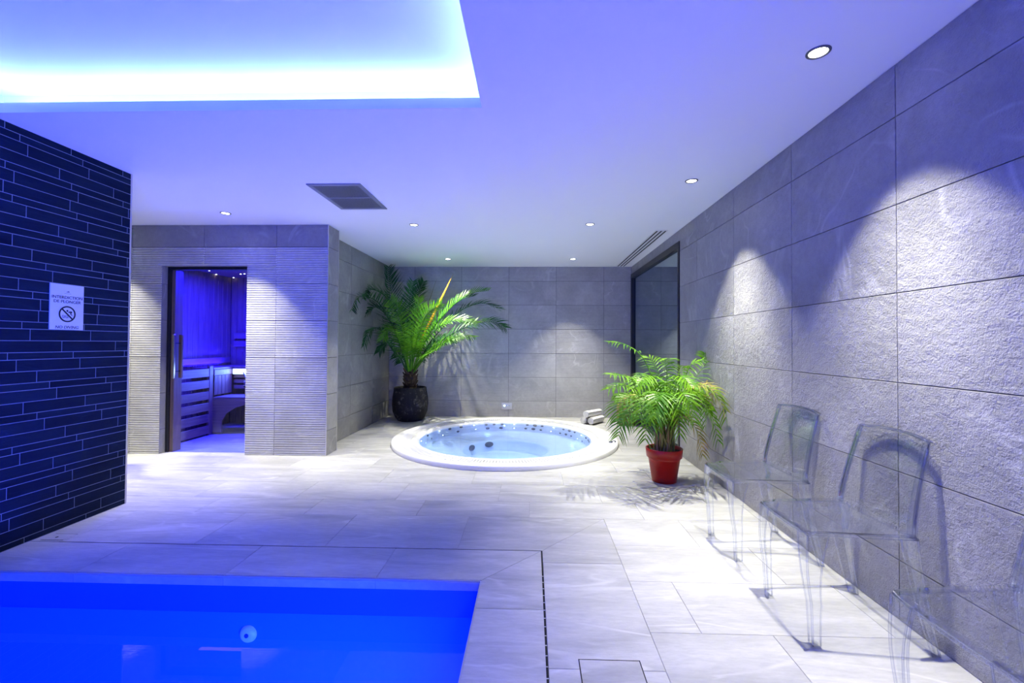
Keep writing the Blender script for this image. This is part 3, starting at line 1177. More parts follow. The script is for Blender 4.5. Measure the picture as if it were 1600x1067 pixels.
def spot_light(x, y):
    l = bpy.data.lights.new('downlight_beam', 'SPOT')
    l.energy, l.color = SPOT_W, SPOT_COL
    l.spot_size, l.spot_blend = radians(SPOT_DEG), SPOT_BLEND
    l.shadow_soft_size = 0.022
    l.use_nodes = True
    nt = l.node_tree
    em = nt.nodes['Emission']
    tc = nt.nodes.new('ShaderNodeTexCoord')
    sp = nt.nodes.new('ShaderNodeSeparateXYZ')
    ab = nt.nodes.new('ShaderNodeMath')
    ab.operation = 'ABSOLUTE'
    mr = nt.nodes.new('ShaderNodeMapRange')
    mr.interpolation_type = 'SMOOTHSTEP'
    for i, v in enumerate((cos(radians(33.0)), 1.0, SPOT_EDGE, SPOT_MID)):
        mr.inputs[i + 1].default_value = v
    nt.links.new(tc.outputs['Normal'], sp.inputs[0])
    nt.links.new(sp.outputs['Z'], ab.inputs[0])
    nt.links.new(ab.outputs[0], mr.inputs[0])
    nt.links.new(mr.outputs[0], em.inputs['Strength'])
    o = bpy.data.objects.new('downlight_beam', l)
    o.location = (x, y, CEIL - 0.012)
    COL.objects.link(o)


def build_downlight():
    r = thing('downlight', SPOTS[0][1], 'downlight', (0, 0, 0), 'recessed ceiling downlights')
    bm = B()
    lathe(bm, [(0.0475, 0.0), (0.0475, -0.003), (0.044, -0.006), (0.038, -0.006), (0.035, -0.002), (0.035, 0.0)], (0, 0, 0), 36)
    obj('trim_ring', bm, 'ring', r, True)
    bm = B()
    lathe(bm, [(0.0345, -0.0015), (0.02, -0.003), (0.004, -0.0035)], (0, 0, 0), 28, True)
    obj('lens', bm, 'lens', r, True)
    return r


dl = build_downlight()
for k, ((x, y), lab) in enumerate(SPOTS):
    o = dl if k == 0 else copy_tree(dl)
    o['label'] = lab
    o.location = (x, y, CEIL)
    spot_light(x, y)

# ------------------------------------------------------------------ ceiling grilles
v = thing('ceiling_vent', 'rectangular slatted ventilation grille in the white ceiling', 'vent', (-1.57, 3.735, CEIL))
vx0, vx1, vy0, vy1 = -1.787, -1.352, 3.413, 4.060
bm = B()
e = 0.035
for a, b in (((vx0, vy0), (vx1, vy0 + e)), ((vx0, vy1 - e), (vx1, vy1)), ((vx0, vy0 + e), (vx0 + e, vy1 - e)), ((vx1 - e, vy0 + e), (vx1, vy1 - e))):
    box(bm, (a[0], a[1], CEIL - 0.010), (b[0], b[1], CEIL), 0.002)
obj('frame', bm, 'grey_metal', v)
bm = B()
box(bm, (vx0 + e, vy0 + e, CEIL - 0.0015), (vx1 - e, vy1 - e, CEIL - 0.0002))
obj('backing', bm, 'dark', v)
bm = B()
box(bm, (vx0 + e, 3.722, CEIL - 0.010), (vx1 - e, 3.748, CEIL - 0.0016))
obj('crossbar', bm, 'grey_metal', v)
me = None
n = 26
for k in range(n):
    if me is None:
        bm = B()
        box(bm, (-0.0022, vy0 + e, -0.009), (0.0022, vy1 - e, -0.0016))
        o = obj('slat', bm, 'grey_metal', v)
        me = o.data
    else:
        o = bpy.data.objects.new('slat', me)
        COL.objects.link(o)
        put(o, v)
    o.location = (vx0 + e + (k + 0.5) * (vx1 - vx0 - 2 * e) / n, 0, CEIL)
v = thing('slot_diffuser', 'long linear slot diffuser with three dark slots beside the window', 'vent', (1.43, 6.0, CEIL))
bm = B()
box(bm, (1.355, 4.88, CEIL - 0.004), (1.495, 7.16, CEIL), 0.001)
obj('plate', bm, 'white', v)
for xx in (1.372, 1.418, 1.464):
    bm = B()
    box(bm, (xx, 4.90, CEIL - 0.0052), (xx + 0.016, 7.14, CEIL - 0.0041))
    obj('slot', bm, 'dark', v)

# ------------------------------------------------------------------ no-diving sign
sg = thing('no_diving_sign', 'white no-diving notice plate on the dark slate wall', 'sign', (XW, 2.757, 1.272))
sy0, sy1, sz0, sz1 = 2.654, 2.861, 1.272, 1.562
bm = B()
box(bm, (XW + 0.0005, sy0, sz0), (XW + 0.007, sy1, sz1), 0.001)
obj('plate', bm, 'white', sg)
SXF = XW + 0.0078
SMX = Matrix(((0, 0, 1, SXF), (1, 0, 0, 0), (0, 1, 0, 0), (0, 0, 0, 1)))   # text x -> Y, text y -> Z, facing +X


def lettering(txt, size, yc, z, width=None, part='lettering', shear=0.0):
    cu = bpy.data.curves.new('t', 'FONT')
    cu.body, cu.size, cu.align_x, cu.extrude = txt, size, 'CENTER', 0.0004
    cu.shear = shear
    to = bpy.data.objects.new('t', cu)
    COL.objects.link(to)
    bpy.context.view_layer.update()
    dg = bpy.context.evaluated_depsgraph_get()
    me = bpy.data.meshes.new_from_object(to.evaluated_get(dg))
    bpy.data.objects.remove(to)
    xs = [q.co.x for q in me.vertices]
    k = (width / (max(xs) - min(xs))) if width else 1.0
    for q in me.vertices:
        q.co = SMX @ Vector((q.co.x * k + yc, q.co.y + z, q.co.z))
    me.materials.clear()
    me.name = part
    return obj(part, me, 'print', sg)


yc = (sy0 + sy1) / 2
lettering('INTERDICTION', 0.026, yc, 1.470, 0.186)
lettering('DE PLONGER', 0.026, yc, 1.443, 0.166)
lettering('NO DIVING', 0.026, yc, 1.279, 0.142, shear=0.15)


def flat(part, polys, mat='print', z=0.0):
    bm = B()
    for P in polys:
        a = [bm.verts.new(SMX @ Vector((yc + p[0], p[1], z - 0.0004))) for p in P]
        b = [bm.verts.new(SMX @ Vector((yc + p[0], p[1], z + 0.0004))) for p in P]
        bm.faces.new(b)
        quad_strip(bm, a, b)
    bmesh.ops.recalc_face_normals(bm, faces=bm.faces[:])
    return obj(part, bm, mat, sg)


cz, ro, ri = 1.372, 0.052, 0.043
ring = []
for k in range(40):
    a, b = 2 * pi * k / 40, 2 * pi * (k + 1) / 40
    ring.append([(ri * cos(a), cz + ri * sin(a)), (ro * cos(a), cz + ro * sin(a)), (ro * cos(b), cz + ro * sin(b)), (ri * cos(b), cz + ri * sin(b))])
d = 0.0045
s2 = ri * 0.74
ring.append([(-s2 - d * .7, cz + s2 - d * .7), (s2 - d * .7, cz - s2 - d * .7), (s2 + d * .7, cz - s2 + d * .7), (-s2 + d * .7, cz + s2 + d * .7)])
flat('prohibition_ring', ring)
sw = [[(0.000 + 0.006 * cos(2 * pi * k / 14), cz + 0.021 + 0.006 * sin(2 * pi * k / 14)) for k in range(14)],
      [(0.004, cz + 0.010), (0.012, cz + 0.018), (0.027, cz + 0.019), (0.030, cz + 0.014), (0.023, cz + 0.003), (0.033, cz - 0.008), (0.026, cz - 0.007), (0.017, cz + 0.003), (0.020, cz + 0.011), (0.010, cz + 0.008)]]
flat('diver_figure', sw)
wav = []
for r in range(3):
    for k in range(8):
        xa = -0.032 + k * 0.0052
        za = cz - 0.012 - r * 0.0062
        f0, f1 = 0.0022 * sin(k * 1.6 + r), 0.0022 * sin((k + 1) * 1.6 + r)
        wav.append([(xa, za + f0), (xa + 0.0052, za + f1), (xa + 0.0052, za + f1 + 0.0032), (xa, za + f0 + 0.0032)])
flat('waves', wav, 'print_grey')
flat('logo', [[(-0.010, 1.513), (0.0, 1.518), (0.009, 1.511), (0.002, 1.5135)], [(-0.002, 1.515), (0.006, 1.5205), (0.014, 1.512), (0.006, 1.5155)]])
flat('logo_line', [[(-0.020, 1.503), (0.020, 1.503), (0.020, 1.5045), (-0.020, 1.5045)]], 'print_grey')

# ------------------------------------------------------------------ control panel on the back wall
cp = thing('control_panel', 'small metal control plate low on the back wall above the hot tub', 'control panel', (-0.40, YB, 0.117))
bm = B()
box(bm, (-0.484, YB - 0.012, 0.122), (-0.317, YB - 0.0005, 0.232), 0.002)
obj('plate', bm, 'trim', cp)
bm = B()
lathe(bm, [(0.014, 0.0), (0.014, 0.004), (0.010, 0.006)], (0, 0, 0), 18, True, True)
bmesh.ops.transform(bm, matrix=Matrix.Translation((-0.440, YB - 0.012, 0.182)) @ Matrix.Rotation(pi / 2, 4, 'X'), verts=bm.verts[:])
obj('button', bm, 'button', cp)
for xx in (-0.40, -0.365):
    bm = B()
    lathe(bm, [(0.010, 0.0), (0.010, 0.004), (0.007, 0.006)], (0, 0, 0), 16, True, True)
    bmesh.ops.transform(bm, matrix=Matrix.Translation((xx, YB - 0.012, 0.184)) @ Matrix.Rotation(pi / 2, 4, 'X'), verts=bm.verts[:])
    obj('button', bm, 'chrome', cp)

# ------------------------------------------------------------------ rolled towels


def towel(loc, yaw, L, R, lab):
    bm = B()
    turns, n = 3.4, 84
    th = R / turns * 0.82
    stations = [(-L / 2, 0.86), (-L / 2 + 0.008, 0.97), (-L / 4, 1.0), (0, 1.015), (L / 4, 1.0), (L / 2 - 0.008, 0.97), (L / 2, 0.86)]
    rings = []
    for x, s in stations:
        o_, i_ = [], []
        for k in range(n + 1):
            a = 2 * pi * turns * k / n
            ro = R * (0.12 + 0.88 * k / n)
            rn = max(ro - th * s, 0.0015)
            rr = ro * (0.985 + 0.015 * s)
            o_.append(bm.verts.new((x, rr * cos(a), max(rr * sin(a) * 0.95, -R * 0.93))))
            i_.append(bm.verts.new((x, rn * cos(a), max(rn * sin(a) * 0.95, -R * 0.93))))
        rings.append((o_, i_))
    for (o1, i1), (o2, i2) in zip(rings[:-1], rings[1:]):
        quad_strip(bm, o1, o2, False)
        quad_strip(bm, i2, i1, False)
        bm.faces.new((o1[-1], o2[-1], i2[-1], i1[-1]))
    quad_strip(bm, rings[0][1], rings[0][0], False)
    quad_strip(bm, rings[-1][0], rings[-1][1], False)
    o = obj('rolled_towel', bm, 'towel', None, True)
    o.location = loc
    o.rotation_euler = (0, 0, yaw)
    return tag(o, lab, 'towel', 'rolled towels beside the hot tub')


towel((0.975, 6.680, 0.0555), 0.92, 0.33, 0.058, 'rolled white towel at the front of the pile by the hot tub')
towel((0.872, 6.745, 0.0555), 0.92, 0.33, 0.058, 'rolled white towel at the back of the pile, mostly hidden')
towel((0.925, 6.715, 0.148), 0.80, 0.34, 0.058, 'rolled white towel lying on top of the two others')


# ------------------------------------------------------------------ clear chairs
def grid_slab(bm, fn, nu, nv, th):
    top, bot = [], []
    for j in range(nv + 1):
        rt, rb = [], []
        for i in range(nu + 1):
            u, v = i / nu, j / nv
            p = fn(u, v)
            du = fn(min(u + .01, 1), v) - fn(max(u - .01, 0), v)
            dv = fn(u, min(v + .01, 1)) - fn(u, max(v - .01, 0))
            nn = du.cross(dv).normalized()
            rt.append(bm.verts.new(p))
            rb.append(bm.verts.new(p - nn * th))
        top.append(rt)
        bot.append(rb)
    for j in range(nv):
        for i in range(nu):
            bm.faces.new((top[j][i], top[j][i + 1], top[j + 1][i + 1], top[j + 1][i]))
            bm.faces.new((bot[j][i], bot[j + 1][i], bot[j + 1][i + 1], bot[j][i + 1]))
    for j in range(nv):
        bm.faces.new((top[j][0], top[j + 1][0], bot[j + 1][0], bot[j][0]))
        bm.faces.new((top[j][nu], bot[j][nu], bot[j + 1][nu], top[j + 1][nu]))
    for i in range(nu):
        bm.faces.new((top[0][i], bot[0][i], bot[0][i + 1], top[0][i + 1]))
        bm.faces.new((top[nv][i], top[nv][i + 1], bot[nv][i + 1], bot[nv][i]))
    return bm


def loft(bm, secs):
    prev = None
    for s in secs:
        r = [bm.verts.new(p) for p in s]
        if prev:
            quad_strip(bm, prev, r)
        else:
            bm.faces.new(r[::-1])
        prev = r
    bm.faces.new(prev)
    bmesh.ops.recalc_face_normals(bm, faces=bm.faces[:])
    return bm


def make_chair():
    r = thing('chair', 'x', 'chair', (0, 0, 0), 'clear plastic chairs along the right wall')

    def seat(u, v):
        s = 2 * u - 1
        x = -0.232 + 0.392 * v
        hw = 0.180 + 0.036 * v
        y = s * hw
        z = 0.450 - 0.012 * sin(pi * min(1, v * 1.05)) * (1 - s * s) - 0.006 * max(0, 0.2 - v) / 0.2
        x -= 0.012 * (1 - s * s) * (1 - v)
        return Vector((x, y, z))
    bm = B()
    grid_slab(bm, seat, 10, 10, 0.009)
    st_ = obj('seat', bm, 'clear_pc', r, True)
    loop = [seat(k / 10, 0) for k in range(11)] + [seat(1, k / 10) for k in range(1, 11)] + [seat(1 - k / 10, 1) for k in range(1, 11)] + [seat(0, 1 - k / 10) for k in range(1, 11)]
    bm = B()
    tube(bm, [p + Vector((0, 0, -0.004)) for p in loop], 0.0062, 8, False)
    obj('seat_rim', bm, 'clear_edge', st_, True)

    def back(u, v):
        s = 2 * u - 1
        hw = 0.212 - 0.026 * v
        x = 0.150 + 0.085 * v ** 1.3 + 0.020 * (1 - s * s)
        z = 0.452 + 0.378 * v - 0.012 * s * s * v - 0.01 * (1 - s * s) * (1 - v)
        return Vector((x, s * hw, z))
    bm = B()
    grid_slab(bm, back, 12, 12, -0.008)
    bk_ = obj('backrest', bm, 'clear_pc', r, True)
    for sgn in (-1, 1):
        secs = []
        for k in range(11):
            v = k / 10
            p = back(0.5 + 0.5 * sgn, v)
            w1, d1 = 0.030 - 0.008 * v, 0.012
            iy = -sgn
            secs.append([p + Vector((-0.004, 0, 0)), p + Vector((-0.004 + 0.0, iy * w1, 0)), p + Vector((-0.004 + 0.007, iy * w1, 0)), p + Vector((0.003 + 0.004, iy * 0.007, 0)),
                         p + Vector((0.016, iy * 0.007, 0)), p + Vector((0.016, 0, 0))])
        bm = B()
        loft(bm, secs)
        obj('side_rail', bm, 'clear_edge', bk_)
    bm = B()
    tube(bm, [back(0, k / 10) for k in range(11)] + [back(k / 10, 1) for k in range(1, 11)] + [back(1, 1 - k / 10) for k in range(1, 11)], 0.0062, 8)
    obj('back_rim', bm, 'clear_edge', bk_, True)
    bm = B()
    secs = []
    for k in range(13):
        p = back(k / 12, 1.0)
        secs.append([p + Vector((-0.004, 0, 0.004)), p + Vector((0.012, 0, 0.004)), p + Vector((0.012, 0, -0.004)), p + Vector((-0.004, 0, -0.004))])
    loft(bm, secs)
    obj('top_rail', bm, 'clear_edge', bk_)

    def ell(cx, cy, a, b, t_, sx, sy):
        # L section: corner at the outside, walls running inwards
        return [(cx, cy), (cx + sx * a, cy), (cx + sx * a, cy + sy * t_), (cx + sx * t_, cy + sy * t_), (cx + sx * t_, cy + sy * b), (cx, cy + sy * b)]
    for s in (-1, 1):
        secs = []
        for k in range(9):
            t_ = k / 8
            z = 0.440 * (1 - t_) + 0.004 * t_
            cx = -0.236 - 0.010 * sin(pi * min(1, t_ * 1.6)) + 0.020 * t_
            cy = s * (0.182 + 0.004 * sin(pi * t_) - 0.004 * t_)
            wd = 0.052 * (1 - t_) ** 2 + 0.031
            secs.append([Vector((a, b, z)) for a, b in ell(cx, cy, wd, wd * 0.85, 0.007, 1, -s)])
        bm = B()
        loft(bm, secs)
        box(bm, (-0.218, min(s * 0.152, s * 0.180), 0.0), (-0.188, max(s * 0.152, s * 0.180), 0.012), 0.003)
        lg = obj('leg', bm, 'clear_pc', r)
        bm = B()
        tube(bm, [q[0] for q in secs], 0.0046, 6)
        for j in (1, 5):
            tube(bm, [q[j] for q in secs], 0.003, 5)
        obj('leg_edge', bm, 'clear_edge', lg, True)
        secs = []
        for k in range(9):
            t_ = k / 8
            z = 0.446 * (1 - t_) + 0.004 * t_
            cx = 0.164 + 0.070 * t_ ** 1.4
            cy = s * (0.215 + 0.010 * t_)
            wd = 0.036 * (1 - t_) + 0.028
            secs.append([Vector((a, b, z)) for a, b in ell(cx, cy, wd, wd * 0.9, 0.007, -1, -s)])
        bm = B()
        loft(bm, secs)
        box(bm, (0.206, min(s * 0.197, s * 0.226), 0.0), (0.236, max(s * 0.197, s * 0.226), 0.012), 0.003)
        lg = obj('leg', bm, 'clear_pc', r)
        bm = B()
        tube(bm, [q[0] for q in secs], 0.0046, 6)
        for j in (1, 5):
            tube(bm, [q[j] for q in secs], 0.003, 5)
        obj('leg_edge', bm, 'clear_edge', lg, True)
    # aprons under the seat
    bm = B()
    n = 12

    def skirt(p0, p1, nrm):
        up_, lo_ = [], []
        secs = []
        for k in range(n + 1):
            u = k / n
            p = p0.lerp(p1, u)
            dz = 0.060 - 0.032 * sin(pi * u) ** 0.6
            secs.append([p + Vector((0, 0, 0.440)), p + nrm * 0.006 + Vector((0, 0, 0.440)), p + nrm * 0.006 + Vector((0, 0, 0.440 - dz)), p + Vector((0, 0, 0.440 - dz))])
        loft(bm, secs)
    skirt(Vector((-0.236, -0.175, 0)), Vector((-0.236, 0.175, 0)), Vector((1, 0, 0)))
    for s in (-1, 1):
        skirt(Vector((-0.225, s * 0.181, 0)), Vector((0.155, s * 0.213, 0)), Vector((0, -s, 0)))
    skirt(Vector((0.150, -0.20, 0)), Vector((0.150, 0.20, 0)), Vector((1, 0, 0)))
    obj('apron', bm, 'clear_pc', r)
    return r


ch = make_chair()
for k, (x, y, rz, lab) in enumerate(((1.338, 1.985, 0.0, 'clear plastic chair in the middle of the three along the right wall'),
                                     (1.345, 2.672, 0.03, 'clear plastic chair farthest from the viewer, next to the red potted palm'),
                                     (1.338, 1.212, 0.0, 'nearest clear plastic chair, cut off by the right edge of the picture'))):
    o = ch if k == 0 else copy_tree(ch)
    o['label'] = lab
    o.location = (x, y, 0)
    o.rotation_euler = (0, 0, rz)


# ------------------------------------------------------------------ palms
def frond(bm, pts, pairs, L, w, start=0.25, fwd=0.9, lift=0.35, droop=0.25, hint=(0, 0, 1), lim=None, rr=0.008, seed=0, taper=0.35):
    rnd = random.Random(seed)
    sp = catmull(pts, 40)
    H_ = Vector(hint)

    def lm(p):
        if lim:
            p = Vector((min(max(p.x, lim[0]), lim[1]), min(max(p.y, lim[2]), lim[3]), min(max(p.z, 0.02), CEIL - 0.015)))
        return p
    sp = [lm(p) for p in sp]
    tube(bm, sp, [rr * (1 - 0.85 * k / 40) for k in range(41)], 5)
    for i in range(pairs):
        u = start + (1 - start) * (i + 0.5) / pairs
        q = u * 40
        k = min(int(q), 39)
        p = sp[k].lerp(sp[k + 1], q - k)
        T = (sp[min(k + 2, 40)] - sp[max(k - 1, 0)]).normalized()
        N = H_ - T * H_.dot(T)
        if N.length < 0.1:
            N = Vector((0, -1, 0.2)) - T * T.dot(Vector((0, -1, 0.2)))
        N.normalize()
        S = T.cross(N)
        f = (u - start) / (1 - start)
        ln = L * (0.35 + 0.65 * sin(pi * min(1.0, 0.18 + 0.72 * f)) ** 0.8) * (1 - taper * f ** 3)
        for s in (-1, 1):
            a = rnd.uniform(-0.2, 0.2)
            d = (S * s + T * (fwd * (0.55 + 0.9 * f) + a) + N * (lift + rnd.uniform(-0.15, 0.15))).normalized()
            l2 = ln * rnd.uniform(0.85, 1.08)
            pw_ = d.cross(N)
            if pw_.length < 0.05:
                pw_ = T.copy()
            pw_.normalize()
            pw_ = (pw_ + N * 0.35 * s).normalized()
            prev = None
            st = ((0.0, 0.35), (0.22, 1.0), (0.6, 0.8), (1.0, 0.0))
            for tt, ww in st:
                c = p + d * (l2 * tt) + Vector((0, 0, -1)) * (droop * l2 * tt * tt)
                if ww > 0:
                    ring = [bm.verts.new(lm(c - pw_ * (w * ww / 2))), bm.verts.new(lm(c + pw_ * (w * ww / 2)))]
                    if prev:
                        bm.faces.new((prev[0], prev[1], ring[1], ring[0]))
                    prev = ring
                else:
                    tip = bm.verts.new(lm(c))
                    bm.faces.new((prev[0], prev[1], tip))


# tall palm in the dark stone pot
pc = Vector((-1.885, 6.83, 0))
palm = thing('potted_date_palm', 'tall dark green palm in a round black stone pot by the back wall', 'potted palm', tuple(pc))
bm = B()
lathe(bm, [(0.185, 0.0), (0.225, 0.05), (0.262, 0.14), (0.274, 0.25), (0.268, 0.36), (0.252, 0.45), (0.246, 0.505), (0.236, 0.512), (0.226, 0.503), (0.228, 0.44)], tuple(pc), 56, cap_bot=True)
pot = obj('pot', bm, 'pot_stone', palm, True)
bm = B()
lathe(bm, [(0.229, 0.455), (0.12, 0.47), (0.02, 0.478)], tuple(pc), 32, True)
obj('soil', bm, 'soil', pot)
bm = B()
prof = []
for k in range(13):
    z = 0.46 + 0.30 * k / 12
    prof.append((0.088 - 0.012 * k / 12 + (0.010 if k % 2 else 0.0), z))
lathe(bm, prof, tuple(pc), 14, True)
rb = random.Random(3)
for k in range(34):
    a = k * 2.4
    z = 0.50 + 0.26 * k / 34
    r0 = 0.080
    p0 = pc + Vector((r0 * cos(a), r0 * sin(a), z))
    tube(bm, [p0, p0 + Vector((0.035 * cos(a), 0.035 * sin(a), 0.055))], [0.017, 0.009], 5)
obj('trunk', bm, 'bark', palm)
LIM = (XL + 0.02, 1.5, 4.9, YB - 0.03)
base = Vector((pc.x, pc.y, 0.74))
FR = [([(612, 505, 6.4), (590, 472, 6.1), (564, 463, 5.82), (546, 484, 5.62)], .36, 'leaf_dark', (0, 0, 1), .30, .10),
      ([(622, 505, 6.88), (611, 455, 6.95), (607, 417, 6.9)], .42, 'leaf_dark', (0, -1, .1), .25, .05),
      ([(648, 505, 6.98), (653, 462, 7.05), (662, 440, 7.0)], .32, 'leaf_dark', (-.4, -1, .1), .25, .1),
      ([(675, 515, 6.5), (705, 480, 6.4), (735, 459, 6.35), (763, 454, 6.3)], .24, 'leaf_mid', (-.6, -.5, 1), .5, .1),
      ([(680, 525, 6.95), (718, 487, 7.0), (752, 474, 6.98), (780, 482, 6.9)], .34, 'leaf_dark', (0, -.3, 1), .3, .2),
      ([(690, 532, 6.6), (735, 508, 6.5), (770, 503, 6.45), (790, 512, 6.42)], .33, 'leaf_dark', (0, -.6, 1), .2, .25),
      ([(682, 545, 6.3), (712, 527, 6.15), (742, 527, 6.05)], .27, 'leaf_mid', (0, -.5, 1), .3, .3),
      ([(612, 545, 6.4), (594, 515, 6.2), (578, 516, 6.05), (568, 540, 5.95)], .27, 'leaf_dark', (0, 0, 1), .1, .3),
      ([(630, 520, 6.45), (622, 485, 6.3), (610, 468, 6.2)], .30, 'leaf_mid', (0, -1, .4), .3, .1),
      ([(655, 520, 6.45), (668, 490, 6.3), (690, 474, 6.2)], .27, 'leaf_mid', (0, -1, .4), .35, .1),
      ([(628, 505, 6.7), (604, 465, 6.45), (578, 452, 6.2), (556, 466, 6.0)], .32, 'leaf_dark', (0, -.6, 1), .3, .15),
      ([(672, 545, 6.85), (692, 527, 6.9), (708, 535, 6.95)], .26, 'leaf_dark', (0, -.5, 1), .2, .3),
      ([(617, 550, 6.7), (604, 535, 6.55), (592, 550, 6.45)], .27, 'leaf_dark', (0, -.5, 1), .2, .3),
      ([(645, 530, 6.5), (652, 495, 6.4), (655, 465, 6.4)], .24, 'leaf_mid', (.3, -1, .2), .4, .05),
      ([(662, 530, 6.7), (690, 495, 6.75), (718, 470, 6.8), (742, 462, 6.8)], .30, 'leaf_dark', (-.5, -.5, 1), .35, .1),
      ([(668, 552, 6.5), (695, 535, 6.4), (722, 530, 6.3)], .25, 'leaf_mid', (0, -.6, 1), .3, .2),
      ([(660, 540, 6.6), (685, 512, 6.5), (715, 500, 6.4), (745, 505, 6.3)], .30, 'leaf_mid', (0, -.6, 1), .3, .2),
      ([(640, 510, 6.6), (640, 470, 6.55), (645, 440, 6.5)], .28, 'leaf_dark', (.2, -1, .1), .3, .05),
      ([(622, 530, 6.55), (605, 495, 6.35), (588, 480, 6.2), (572, 490, 6.1)], .32, 'leaf_dark', (0, -.5, 1), .3, .15),
      ([(628, 545, 6.5), (618, 520, 6.3), (606, 515, 6.2), (598, 530, 6.1)], .24, 'leaf_mid', (0, -.6, 1), .3, .2)]
for k, (pp, L, mt, hint, lf, dr_) in enumerate(FR):
    P = [at(*q) for q in pp]
    a = (P[0] - base)
    a.z = 0
    a = a.normalized() if a.length > 0.01 else Vector((0, -1, 0))
    st = base + a * 0.05 + Vector((0, 0, -0.02))
    md = st.lerp(P[0], 0.5) + Vector((0, 0, 0.05))
    bm = B()
    frond(bm, [st, md] + P, 38, L, 0.0165, 0.18, 0.8, lf, dr_, hint, LIM, 0.013, seed=k)
    obj('frond', bm, mt, palm)
bm = B()
a, b = at(650, 548, 6.75), at(708.5, 427.5, 6.72)
tube(bm, [a, a.lerp(b, .4), a.lerp(b, .75), b], [0.010, 0.022, 0.014, 0.001], 6)
obj('spear_leaf', bm, 'spear', palm)
for (x0_, y0_, x1_, y1_) in ((646, 545, 682, 436), (644, 545, 656.5, 455)):
    bm = B()
    a, b = at(x0_, y0_, 6.8), at(x1_, y1_, 6.85)
    tube(bm, [a, a.lerp(b, .6), b], [0.006, 0.006, 0.001], 5)
    obj('spear_leaf', bm, 'cane', palm)

# bushy palm in the red pot
ac = Vector((1.165, 3.925, 0))
areca = thing('potted_areca_palm', 'bushy bright green palm in a red plastic pot beside the chairs', 'potted palm', tuple(ac))
bm = B()
lathe(bm, [(0.098, 0.0), (0.103, 0.004), (0.137, 0.215), (0.150, 0.215), (0.158, 0.288), (0.153, 0.292), (0.146, 0.288), (0.136, 0.20)], tuple(ac), 48, cap_bot=True)
pot = obj('pot', bm, 'red', areca, True)
bm = B()
lathe(bm, [(0.1445, 0.262), (0.08, 0.27), (0.01, 0.272)], tuple(ac), 28, True)
obj('soil', bm, 'soil', pot)
LIMA = (-1.0, XR - 0.02, 2.95, 4.83)
AF = [([(1030, 625, 3.85), (1008, 565, 3.75), (980, 540, 3.68), (950, 534, 3.62)], 'leaf_areca', .17),
      ([(1062, 630, 4.0), (1085, 592, 4.05), (1108, 562, 4.08), (1122, 552, 4.1)], 'leaf_areca', .18),
      ([(1025, 635, 3.8), (1000, 600, 3.7), (975, 588, 3.6), (953, 585, 3.52)], 'leaf_areca', .17),
      ([(1020, 645, 3.8), (995, 612, 3.65), (972, 603, 3.55), (951, 608, 3.48)], 'leaf_areca', .17),
      ([(1050, 630, 3.9), (1070, 590, 3.85), (1080, 570, 3.8), (1098, 562, 3.76)], 'leaf_areca', .16),
      ([(1060, 640, 3.95), (1095, 605, 3.95), (1130, 605, 3.95), (1150, 640, 3.95)], 'leaf_dry', .17),
      ([(1062, 640, 3.85), (1095, 612, 3.75), (1125, 618, 3.7), (1143, 655, 3.66)], 'leaf_areca', .18),
      ([(1058, 640, 3.8), (1085, 605, 3.65), (1112, 608, 3.55), (1132, 640, 3.5)], 'leaf_dry', .16),
      ([(1062, 650, 3.9), (1090, 632, 3.8), (1112, 650, 3.75), (1122, 690, 3.72)], 'leaf_areca', .16),
      ([(1020, 650, 3.85), (990, 622, 3.8), (970, 630, 3.75), (963, 655, 3.72)], 'leaf_areca', .17),
      ([(1018, 655, 3.75), (995, 640, 3.62), (975, 655, 3.55), (966, 682, 3.5)], 'leaf_areca', .16),
      ([(1030, 640, 3.72), (1018, 618, 3.55), (1005, 628, 3.45), (998, 655, 3.4)], 'leaf_areca', .17),
      ([(1035, 640, 3.7), (1032, 615, 3.5), (1028, 622, 3.38), (1022, 650, 3.3)], 'leaf_areca', .17),
      ([(1050, 640, 3.72), (1062, 615, 3.55), (1075, 625, 3.45), (1085, 660, 3.4)], 'leaf_areca', .16),
      ([(1040, 625, 3.9), (1042, 585, 3.85), (1040, 565, 3.8), (1045, 560, 3.7)], 'leaf_areca', .17),
      ([(1035, 620, 4.0), (1028, 580, 4.08), (1018, 562, 4.15), (1003, 558, 4.2)], 'leaf_areca', .18),
      ([(1050, 620, 4.05), (1060, 585, 4.2), (1065, 572, 4.3), (1075, 575, 4.4)], 'leaf_areca', .18),
      ([(1030, 630, 4.0), (1010, 600, 4.15), (990, 592, 4.25), (972, 600, 4.35)], 'leaf_areca', .18),
      ([(1055, 640, 4.05), (1080, 615, 4.2), (1100, 612, 4.3), (1115, 630, 4.4)], 'leaf_areca', .17),
      ([(1042, 640, 3.75), (1048, 622, 3.55), (1058, 640, 3.45), (1062, 680, 3.42)], 'leaf_areca', .15),
      ([(1035, 650, 3.75), (1022, 640, 3.6), (1012, 655, 3.5), (1008, 688, 3.47)], 'leaf_areca', .15),
      ([(1046, 615, 3.85), (1056, 592, 3.75), (1068, 590, 3.65), (1082, 606, 3.55)], 'leaf_areca', .17),
      ([(1032, 615, 3.82), (1020, 590, 3.7), (1006, 590, 3.6), (992, 606, 3.5)], 'leaf_areca', .17),
      ([(1056, 655, 3.85), (1076, 655, 3.78), (1092, 680, 3.74), (1098, 712, 3.72)], 'leaf_dry', .12),
      ([(1064, 645, 4.0), (1100, 618, 4.05), (1128, 628, 4.08), (1145, 668, 4.1)], 'leaf_areca', .17),
      ([(1024, 640, 3.9), (1000, 618, 3.9), (982, 628, 3.9), (975, 655, 3.9)], 'leaf_dry', .15)]
rq = random.Random(21)
